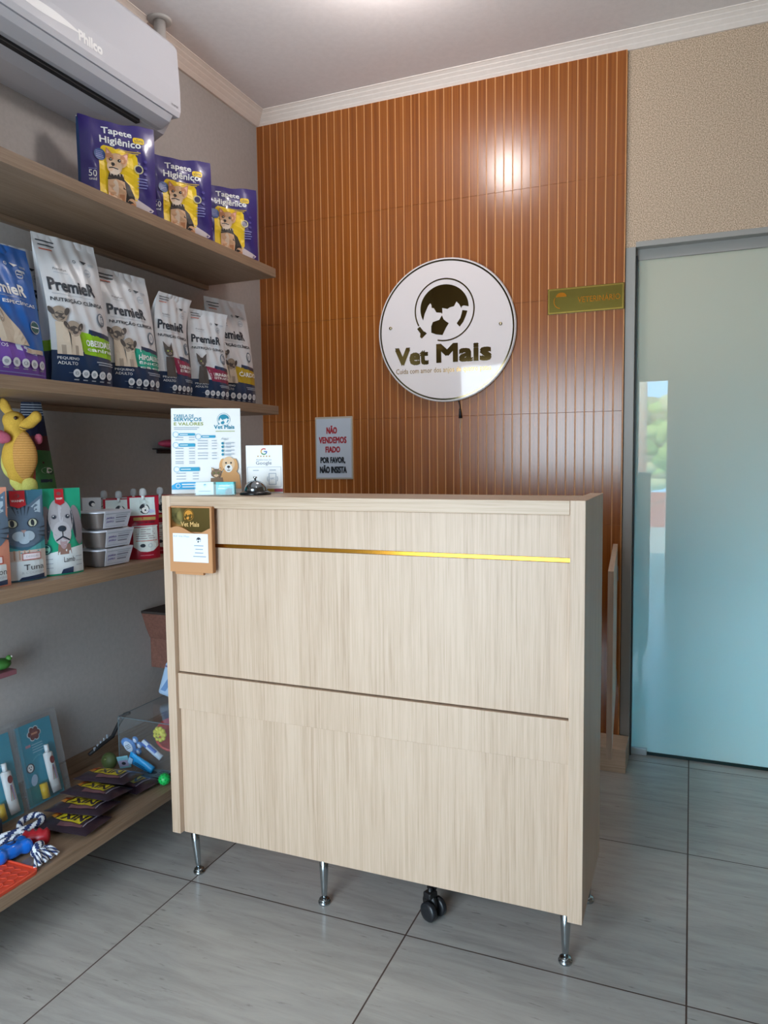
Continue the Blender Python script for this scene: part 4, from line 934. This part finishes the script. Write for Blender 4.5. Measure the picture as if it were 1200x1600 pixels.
# ============================================================ LOWEST SHELF
Z4 = .1980
TEAL = mat('#2a93ab', .4); TEALD = mat('#1d7a80', .4)
def dental_kit(label, y):
    ln = math.radians(-11)
    t = thing('dental_kit', label, 'toothpaste kit', (.105, y, Z4+.001), (0, 0, PI/2), 'toothpaste kits leaning on the wall')
    M_ = Matrix.Rotation(-math.radians(12), 4, 'X')
    w, h = .150, .285
    MB().box(-w/2+.006, w/2-.006, -.001, .001, .006, h-.024, TEAL, .0004, M_).build('backing_card', t)
    b = MB(); b.box(-w/2, w/2, .0015, .0028, 0, h, BLISTER, .0004, M_); b.box(-w/2, w/2, -.026, -.025, .003, h-.008, BLISTER, .0004, M_)
    b.box(-w/2, -w/2+.0014, -.026, .002, 0, h, BLISTER, .0004, M_); b.box(w/2-.0014, w/2, -.026, .002, 0, h, BLISTER, .0004, M_); b.box(-w/2, w/2, -.026, .002, h-.0014, h, BLISTER, .0004, M_); b.build('clear_shell', t)
    A = Art(); 
    for i in range(6): A.ell(-.002+.017*math.cos(i*PI/3), .225+.015*math.sin(i*PI/3), .010, .010, mat('#c9d8dc', .4))
    for i in range(6): A.ell(-.002+.015*math.cos(i*PI/3), .225+.013*math.sin(i*PI/3), .0085, .0085, mat('#6a3030', .4))
    A.ell(-.002, .225, .014, .012, mat('#7c3a34', .4)); A.rect(-.013, .222, .010, .228, mat('#c98a6a', .4))
    for k in range(4): A.rect(-.02, .190-.008*k, .022, .193-.008*k, mat('#8fc0d2', .4))
    A.rect(-.043, .188, -.024, .196, mat('#c08a98', .4)); A.rect(-.069, .012, .069, .07, TEALD)
    A.ell(-.040, .125, .015, .015, INK); A.ell(-.040, .125, .011, .012, WHITE); A.ell(-.044, .128, .002, .002, INK); A.ell(-.036, .128, .002, .002, INK); A.ell(-.040, .121, .003, .002, INK)
    A.ell(-.034, .085, .012, .018, mat('#a9c3da', .4), -.3); A.ring(-.002, .125, .030, .002, mat('#5fb2c4', .4), 20, 150)
    MB().art(A, lambda a, c, o: tuple(M_ @ Vector((a, -.001-o, c))), .0004, .00008).build('card_print', t)
    b = MB(); TW = mat('#e4e2df', .35)
    q = lambda x, y_, z: tuple(M_ @ Vector((x, y_, z)))
    vs = []; fs = []; n = 16; st = [(.024, .154, .010, .010), (.024, .150, .016, .012), (.027, .090, .017, .011), (.030, .045, .018, .007), (.033, .022, .017, .0015)]
    for x, z, rx, ry in st:
        for i in range(n): a_ = 2*PI*i/n; vs.append(q(x+rx*math.cos(a_), -.013+ry*math.sin(a_), z))
    for j in range(len(st)-1):
        for i in range(n): fs.append([j*n+i, j*n+(i+1) % n, (j+1)*n+(i+1) % n, (j+1)*n+i])
    fs.append(list(range(n))); fs.append([(len(st)-1)*n+i for i in range(n)])
    b.add(vs, fs, TW, True)
    b.tube([q(.024, -.013, .153), q(.024, -.013, .178)], .007, WHITE, 14)
    A = Art(); A.ell(.026, .128, .009, .012, mat('#7a3436', .4))
    for k, c_ in enumerate(('#b04a4a', '#4a9a86', '#b04a4a', '#7a8ac0')): A.poly([(.016+.005*k, .065), (.018+.005*k, .065), (.024+.001*k, .112), (.022+.001*k, .112)], mat(c_, .4))
    b.art(A, lambda a, c, o: q(a, -.013-.0118-o, c), .0006, .0001)
    b.build('toothpaste_tube', t)
    b = MB(); b.tube([q(-.012, -.013, .020), q(-.014, -.013, .066)], .012, mat('#d0a818', .4), 16); b.build('finger_brush', t)
    return t
dental_kit('teal toothpaste kit leaning on the wall beside the dark snack packets', -1.535)
dental_kit('teal toothpaste kit leaning on the wall, cut by the left edge', -1.695)

# dark snack packets
DP = mat('#2e222c', .3, 0, .5, .2); DPB = mat('#6a8088', .35)
def snack(label, x, y, z, rot, tilt=(0, 0)):
    t = thing('snack_packet', label, 'snack packet', (x, y, z), (tilt[0], tilt[1], rot), 'dark snack packets on the lowest shelf')
    w, h, d = .185, .118, .028
    def P(u, v, s_):
        e = max(abs(u), 0); f = (1-abs(u)**5)*(1-abs(v)**3)
        return Vector((u*w/2, v*h/2, d/2+s_*(d/2*f+.0009)+.0012*math.sin(11*u+7*v+x*50)*f))
    b = MB(); b.grid(lambda a, c: P(2*a-1, 2*c-1, 1), 26, 18, DP); b.grid(lambda a, c: P(1-2*a, 2*c-1, -1), 26, 18, DP)
    for v in (-1, 1): b.grid(lambda a, c: P(v*(2*a-1), -v*1.0, 1 if c > .5 else -1), 26, 1, DP)
    for u in (-1, 1): b.grid(lambda a, c: P(u, u*(2*a-1), 1 if c > .5 else -1), 18, 1, DP)
    A = Art(); Y1 = mat('#d2bf22', .4)
    A.poly([(-.045, -.02), (.045, -.026), (.052, .022), (-.040, .028)], Y1); A.text('XIN', -.034, -.016, .044, .020, DP, .04)
    A.poly([(-.078, .0), (-.050, -.018), (-.046, .030), (-.062, .034)], mat('#c8852a', .4)); A.text('Dog', -.073, .002, -.05, .022, mat('#9a2a20', .4), .03)
    A.poly([(-.02, -.046), (.06, -.040), (.060, -.030), (-.02, -.028)], mat('#6a464a', .4)); A.rect(.062, -.036, .066, .030, mat('#8a8490', .4)); A.ell(-.045, .038, .012, .006, mat('#8a8a92', .4))
    b.art(A, lambda a, c, o: P(a/(w/2), c/(h/2), 1)+Vector((0, 0, o)), .0008, .0001, .02)
    b.build('packet', t); return t
snack('dark snack packet nearest the red and blue rope toy, lowest in the row', .305, -1.628, Z4+.001, .10)
snack('dark snack packet second from the rope toy', .283, -1.567, Z4+.018, .20, (-.10, 0))
snack('dark snack packet third from the rope toy, partly covered by the topmost one', .268, -1.494, Z4+.033, .06, (-.11, 0))
snack('topmost dark snack packet, the one just in front of the olive green toy', .250, -1.418, Z4+.047, .14, (-.11, 0))
snack('dark snack packet under the topmost one, farther from the rope toy', .270, -1.345, Z4+.001, -.10)
t = thing('snack_packet', 'dark packet with its grey-blue back up, beside the green spiky ball', 'snack packet', (.305, -1.262, Z4+.001), .1)
b = MB(); b.box(-.06, .06, -.035, .035, 0, .016, DP, .007); b.build('packet', t)
A = Art(); A.poly([(-.05, -.03), (.05, -.03), (.05, .03), (-.05, .03)], DPB); A.ell(-.01, .0, .018, .012, INK)
for k in range(4): A.rect(.014, -.022+.012*k, .045, -.018+.012*k, INK)
MB().art(A, lambda a, c, o: (a, c, .0162+o), .0003).build('back_label', t)

# rope toy with red rubber middle
rp = thing('rope_toy', 'navy and white rope toy with a red rubber middle', 'rope toy', (.285, -1.745, Z4+.018), 0)
RW, RN = mat('#d7dbe2', .9), mat('#20305c', .9)
def rope(name, pts, r, seed=0):
    P3 = [Vector(p) for p in pts]; path = []
    for i in range(len(P3)-1):
        p0, p1, p2, p3 = P3[max(i-1, 0)], P3[i], P3[i+1], P3[min(i+2, len(P3)-1)]
        for k in range(8):
            t_ = k/8; path.append(.5*((2*p1)+(-p0+p2)*t_+(2*p0-5*p1+4*p2-p3)*t_**2+(-p0+3*p1-3*p2+p3)*t_**3))
    path.append(P3[-1])
    b = MB(); b.tube(path, r, RW, 12, lambda i, j: RN if ((j+i+seed) // 3) % 2 else RW); return b.build(name, rp)
b = MB()
b.lathe([(.014, -.036), (.024, -.028), (.018, -.018), (.026, -.008), (.018, .0), (.026, .009), (.018, .019), (.024, .028), (.014, .036)], mat('#a8202a', .3), n=20, M=Matrix.Rotation(1.45, 4, 'Z') @ Matrix.Rotation(PI/2, 4, 'Y') @ Matrix.Rotation(0, 4, 'X'))
o = b.build('red_grip', rp); o.location = (0, 0, .004); o.rotation_euler = (0, 0, -.75)
rope('rope_loop', [(-.035, .0, .0), (-.075, .012, .004), (-.105, .045, .010), (-.095, .085, .014), (-.060, .080, .012), (-.055, .045, .008), (-.075, .0, .006), (-.110, -.045, .0)], .0095)
rope('rope_strand', [(-.03, -.008, .004), (-.062, -.018, .0), (-.085, -.045, -.004), (-.115, -.06, -.005)], .008, 2)
rope('rope_knot', [(.035, -.03, .0), (.055, -.035, .012), (.062, -.052, .014), (.058, -.058, .0), (.050, -.045, -.004)], .011, 1)
for i in range(9):
    a = -1.1+i*.17
    rope('rope_fringe', [(.058, -.05, .004), (.085, -.055+.012*(i-4)*.5, .002+.004*(i % 3)), (.108+.006*(i % 2), -.062+.010*(i-4), -.009+.003*(i % 2))], .0042, i)

t = thing('waste_bag_dispenser', 'glossy blue bone-shaped bag dispenser beside the orange mat', 'dispenser', (.280, -1.825, Z4+.024), 1.35)
BB = mat('#0c63c4', .15, 0, .5, .6)
blob('bone_shell', t, [((0, 0, 0), (.040, .028, .0235)), ((-.036, .014, 0), (.019, .019, .022)), ((-.036, -.014, 0), (.019, .019, .022)), ((.036, .014, 0), (.019, .019, .022)), ((.036, -.014, 0), (.019, .019, .022))], BB, .004)
MB().lathe([(.0001, 0), (.013, 0), (.013, .0015), (.0001, .002)], mat('#0b2f66', .3), (0, 0, .0205), 20).build('outlet', t)
t = thing('black_card_box', 'small black packet with white print at the left edge', 'packet', (.135, -1.790, Z4+.001), 1.2)
MB().prism([(-.045, 0), (.045, 0), (.045, .055), (.02, .06), (-.045, .05)], -.012, .012, mat('#191b20', .35), 'y').build('packet', t)
A = Art(); A.text('lll', -.03, .012, -.005, .04, WHITE); A.rect(.01, .01, .016, .045, mat('#6a5a4a', .4)); A.rect(.03, .01, .033, .05, GRY)
MB().art(A, flat(-.0121), .0003).build('print', t)

# lick mat
lm = thing('lick_mat', 'orange silicone lick mat with honeycomb ridges at the shelf edge', 'lick mat', (.318, -1.945, Z4+.0005), 0)
OR = mat('#d2492f', .45)
s_ = .10; b = MB()
def rr(x0, x1, y0, y1, r, n=6):
    p = []
    for cx_, cy_, a0 in ((x1-r, y1-r, 0), (x0+r, y1-r, 90), (x0+r, y0+r, 180), (x1-r, y0+r, 270)):
        for i in range(n+1): a = math.radians(a0+90*i/n); p.append((cx_+r*math.cos(a), cy_+r*math.sin(a)))
    return p
b.prism(rr(-.082, .090, -s_, s_, .018), 0, .005, OR, 'z'); b.build('base_sheet', lm)
b = MB(); ring_ = rr(-.080, .088, -s_+.002, s_-.002, .016, 8); pth = [(x, y, .0075) for x, y in ring_]; pth.append(pth[0]); b.tube(pth, .0032, OR, 8, cap=False); b.build('raised_rim', lm)
b = MB(); R6 = .0145
for i in range(-4, 5):
    for j in range(-2, 7):
        cx_, cy_ = i*R6*1.78+(j % 2)*R6*.89, j*R6*1.56
        if -.066 < cx_ < .074 and -.005 < cy_ < s_-.02:
            hp = [(cx_+R6*math.cos(PI/6+q*PI/3), cy_+R6*math.sin(PI/6+q*PI/3), .006) for q in range(7)]; b.tube(hp, .0015, OR, 5, cap=False)
for i in range(12):
    b.tube([(-.068+i*.0125, -s_+.012, .006), (-.062+i*.0125, -.03, .0065), (-.068+i*.0125, -.012, .006)], .0020, OR, 6)
b.build('ridges', lm)
t = thing('clear_sleeve', 'flat clear plastic sleeve under the orange mat', 'plastic sleeve', (.355, -1.835, Z4+.0002))
MB().box(-.035, .045, -.04, .04, 0, .0003, BLISTER, 0).build('film', t)

# clear acrylic box with small toys
bx = thing('acrylic_box', 'clear acrylic toy box at the end of the lowest shelf behind the counter', 'box', (.262, -1.10, Z4))
b = MB(); w2, d2, hh = .130, .140, .183; T = .003
for r in ((-w2, w2, -d2, -d2+T, 0, hh), (-w2, w2, d2-T, d2, 0, hh), (-w2, -w2+T, -d2+T, d2-T, 0, hh), (w2-T, w2, -d2+T, d2-T, 0, hh), (-w2, w2, -d2, d2, hh, hh+T)): b.box(*r, CLEAR, .0004)
b.build('walls', bx)
b = MB(); EG = mat('#66737a', .35); e_ = .0012
for x in (-w2, w2):
    for y in (-d2, d2): b.box(x-e_, x+e_, y-e_, y+e_, 0, hh+T, EG, 0)
    b.box(x-e_, x+e_, -d2, d2, hh+T-e_, hh+T+e_, EG, 0)
for y in (-d2, d2): b.box(-w2, w2, y-e_, y+e_, hh+T-e_, hh+T+e_, EG, 0)
b.build('polished_edges', bx)
for x, y in ((.04, -.02), (.09, .06)):
    MB().lathe([(.022, hh+T+.0002), (.024, hh+T+.002), (.020, hh+T+.0045), (.0001, hh+T+.005)], mat('#2a2c30', .25), (x, y, 0), 20).build('finger_hole_cap', bx)
t = thing('paw_toy', 'blue and white paw-shaped toy inside the clear box', 'toy', (.165, -1.222, Z4+.078), (.15, -.45, .25))
PB, PWH = mat('#4f86c8', .5), mat('#d8e2f2', .5)
b = MB(); b.ell((0, 0, 0), (.021, .008, .028), PB); b.ell((-.006, 0, .018), (.018, .008, .018), PB); b.build('paw_pad', t)
A = Art(); A.ell(-.002, .003, .014, .022, PWH)
for k in range(3): A.rect(-.012, .008-.006*k, .006, .010-.006*k, INK)
MB().art(A, flat(-.0085), .0006).build('pad_print', t)
for x, z in ((.030, .012), (.033, -.012), (.018, -.032), (-.004, -.035)):
    b = MB(); b.ell((x, 0, z), (.010, .008, .013), PB); b.ell((x, -.004, z), (.006, .006, .009), PWH); b.build('toe', t)
t = thing('flying_disc', 'red toy disc standing inside the clear box', 'toy', (.285, -1.13, Z4+.100), (.55, .5, .2))
MB().lathe([(.0001, .0), (.062, .0), (.068, .004), (.068, .010), (.062, .012), (.058, .006), (.0001, .005)], mat('#c0342a', .4), n=40).build('disc', t)
t = thing('round_squeaky_toy', 'yellow flower-shaped toy inside the clear box', 'toy', (.292, -1.215, Z4+.135))
b = MB(); YT = mat('#cfc23a', .5)
for i in range(9): b.ell((.020*math.cos(i*2*PI/9), 0, .020*math.sin(i*2*PI/9)), (.0085, .008, .0085), YT, n=2)
b.ell((0, 0, 0), (.021, .010, .021), YT); b.build('petals', t)
A = Art(); A.ell(-.006, .004, .002, .002, INK); A.ell(.006, .004, .002, .002, INK); A.ell(.010, -.005, .004, .004, ORG); A.ring(0, -.002, .008, .0016, INK, 200, 340)
MB().art(A, flat(-.0105), .0006).build('face_print', t)
t = thing('toothbrush_pack', 'white and blue wrapped tube inside the clear box', 'tube', (.262, -1.222, Z4+.078), (0, .62, .1))
b = MB(); b.tube([(-.045, 0, 0), (-.02, 0, 0), (.02, 0, .0), (.045, 0, 0)], .011, PWH, 12, lambda i, j: mat('#3a62b8', .4) if (j+i*2) % 4 < 2 and i < 2 else PWH); b.build('wrapped_tube', t)
t = thing('cream_tube', 'bright blue cream tube in front of the clear box', 'tube', (.255, -1.268, Z4+.044), (.2, .42, .15))
b = MB(); LB = mat('#2a9ee0', .35); n = 18; vs = []; fs = []
st = [(-.052, .024, .0012), (-.03, .022, .008), (.02, .017, .0125), (.042, .013, .012), (.046, .012, .012)]
for x, rz, ry in st:
    for i in range(n): a = 2*PI*i/n; vs.append((x, ry*math.cos(a), rz*math.sin(a)))
for j in range(4):
    for i in range(n): fs.append([j*n+i, j*n+(i+1) % n, (j+1)*n+(i+1) % n, (j+1)*n+i])
fs.append(list(range(n))); fs.append([4*n+i for i in range(n)]); b.add(vs, fs, LB, True); b.build('tube_body', t)
A = Art(); A.rect(-.046, -.012, -.030, .012, mat('#9fc8ea', .4)); A.rect(-.022, -.003, .03, -.001, NAVY); A.rect(-.022, .003, .02, .005, NAVY)
MB().art(A, flat(-.0125), .0006).build('print', t)
t = thing('sachet', 'small light blue sachet beside the bright blue cream tube', 'sachet', (.178, -1.268, Z4+.036), (.2, -.2, .2))
b = MB(); b.box(-.022, .022, -.003, .003, -.020, .026, mat('#7fb8c8', .4), .0025); b.build('sachet_body', t)
A = Art(); A.rect(-.018, -.012, .018, .012, mat('#a9a0c0', .4)); A.ell(0, 0, .008, .006, INK)
MB().art(A, flat(-.0031), .0004).build('print', t)
t = thing('spiky_ball', 'bright green spiky rubber ball beside the counter', 'ball', (.376, -1.300, Z4+.0225))
SG = mat('#19b455', .4); b = MB(); b.ell((0, 0, 0), (.0195, .0195, .0195), SG); b.build('core', t)
b = MB()
for i in range(46):
    z = 1-2*(i+.5)/46; r = math.sqrt(1-z*z); a = i*2.39996; v = Vector((r*math.cos(a), r*math.sin(a), z))
    b.tube([v*.018, v*.0225], lambda s__: .0022-.0014*s__, mat('#0f7a3a', .4), 5)
b.build('spikes', t)
t = thing('spiky_ball', 'olive green rubber toy against the corner of the clear box', 'toy', (.105, -1.262, Z4+.030))
b = MB(); b.ell((0, 0, 0), (.030, .022, .030), mat('#46542c', .6)); b.ell((.0, -.018, .012), (.006, .006, .006), mat('#5a6a38', .6)); b.build('toy_body', t)
t = thing('collar', 'black dog collar with grey lettering hanging over the back strip beside the clear box', 'collar', (.05, -1.20, Z4+.03))
b = MB(); b.tube([(.0, -.10, .028), (.01, -.06, .045), (.015, .0, .06), (.02, .03, .10), (.035, .045, .13), (.06, .04, .14)], lambda q: .007, mat('#1c1d20', .6), 8); b.build('strap', t)
b = MB()
for k in range(5): b.box(.006, .0105, -.085+.016*k, -.077+.016*k, .035+.006*k, .049+.006*k, GRY, .001)
b.build('lettering', t)
t = thing('soft_packet', 'pale blue and white packet leaning on top of the clear box', 'packet', (.178, -1.02, Z4+.200), (.0, .30, .2))
b = MB(); b.box(-.04, .05, -.02, .02, .0, .13, mat('#a9c4e2', .35), .012, seg=3); b.build('packet_body', t)
A = Art(); A.poly([(-.03, .02), (-.01, .02), (.02, .11), (.0, .11)], mat('#6a8fc0', .4)); A.rect(-.035, .112, .03, .118, mat('#6a5a8a', .4))
MB().art(A, flat(-.0201), .0004).build('print', t)

# ============================================================ BEHIND THE COUNTER, RIGHT
gt = thing('swing_gate', 'oak swing gate leaf between counter and wall', 'gate', (1.703, -.03, 0), .0726)
MB().box(-.009, .009, -.775, -.004, .30, .918, OAK_V, .001).build('gate_leaf', gt)
for z in (.36, .80):
    MB().box(.0095, .0125, -.06, -.02, z-.03, z+.03, STEEL, .0008).build('hinge', gt)
t = thing('wall_plinth', 'low oak plinth on the floor beside the door frame', 'plinth', (1.50, -.1, 0))
MB().box(-.30, .266, -.083, .08, .0005, .098, OAK_X, .001).build('block', t)
# office chair
oc = thing('office_chair', 'black office chair on castors behind the counter', 'chair', (1.335, -1.083, 0))
for i in range(5):
    a = (-PI/2)+i*2*PI/5; c_, s_ = math.cos(a), math.sin(a)
    MB().tube([(.03*c_, .03*s_, .095), (.15*c_, .15*s_, .088), (.262*c_, .262*s_, .078)], lambda q: .022-.008*q, BLACK, 10).build('base_arm', oc)
    cs = MB(); M_ = Matrix.Translation((.272*c_, .272*s_, 0)) @ Matrix.Rotation(a+1.15, 4, 'Z')
    cs.box(-.014, .014, -.016, .016, .056, .074, BLACK, .004, M_); cs.tube([M_ @ Vector((0, 0, .05)), M_ @ Vector((0, 0, .085))], .007, BLACK, 10); cs.lathe([(.012, -.008), (.024, -.006), (.024, .006), (.012, .008)], BLACK, n=20, M=M_ @ Matrix.Translation((0, 0, .042)) @ Matrix.Rotation(PI/2, 4, 'X'))
    cr = cs.build('caster', oc)
    for q in (-1, 1):
        MB().lathe([(.0001, -.009), (.023, -.009), (.027, -.005), (.027, .005), (.023, .009), (.010, .0105), (.0001, .0105)], mat('#1e2024', .35), n=28, M=M_ @ Matrix.Translation((.012, q*.020, .0275)) @ Matrix.Rotation(-q*PI/2, 4, 'X')).build('wheel', cr)
MB().lathe([(.026, .07), (.026, .22), (.018, .22), (.018, .41)], BLACK, n=20).build('column', oc)
b = MB(); b.box(-.23, .23, -.10, .34, .415, .49, BLACK, .03, seg=4); b.build('seat', oc)
b = MB(); b.box(-.21, .21, .335, .395, .60, 1.02, BLACK, .028, seg=4); b.build('backrest', oc)
b = MB(); b.tube([(0, .2, .42), (0, .37, .43), (0, .40, .50), (0, .39, .70)], .016, BLACK, 10); b.build('back_bracket', oc)
bpy.context.view_layer.update()
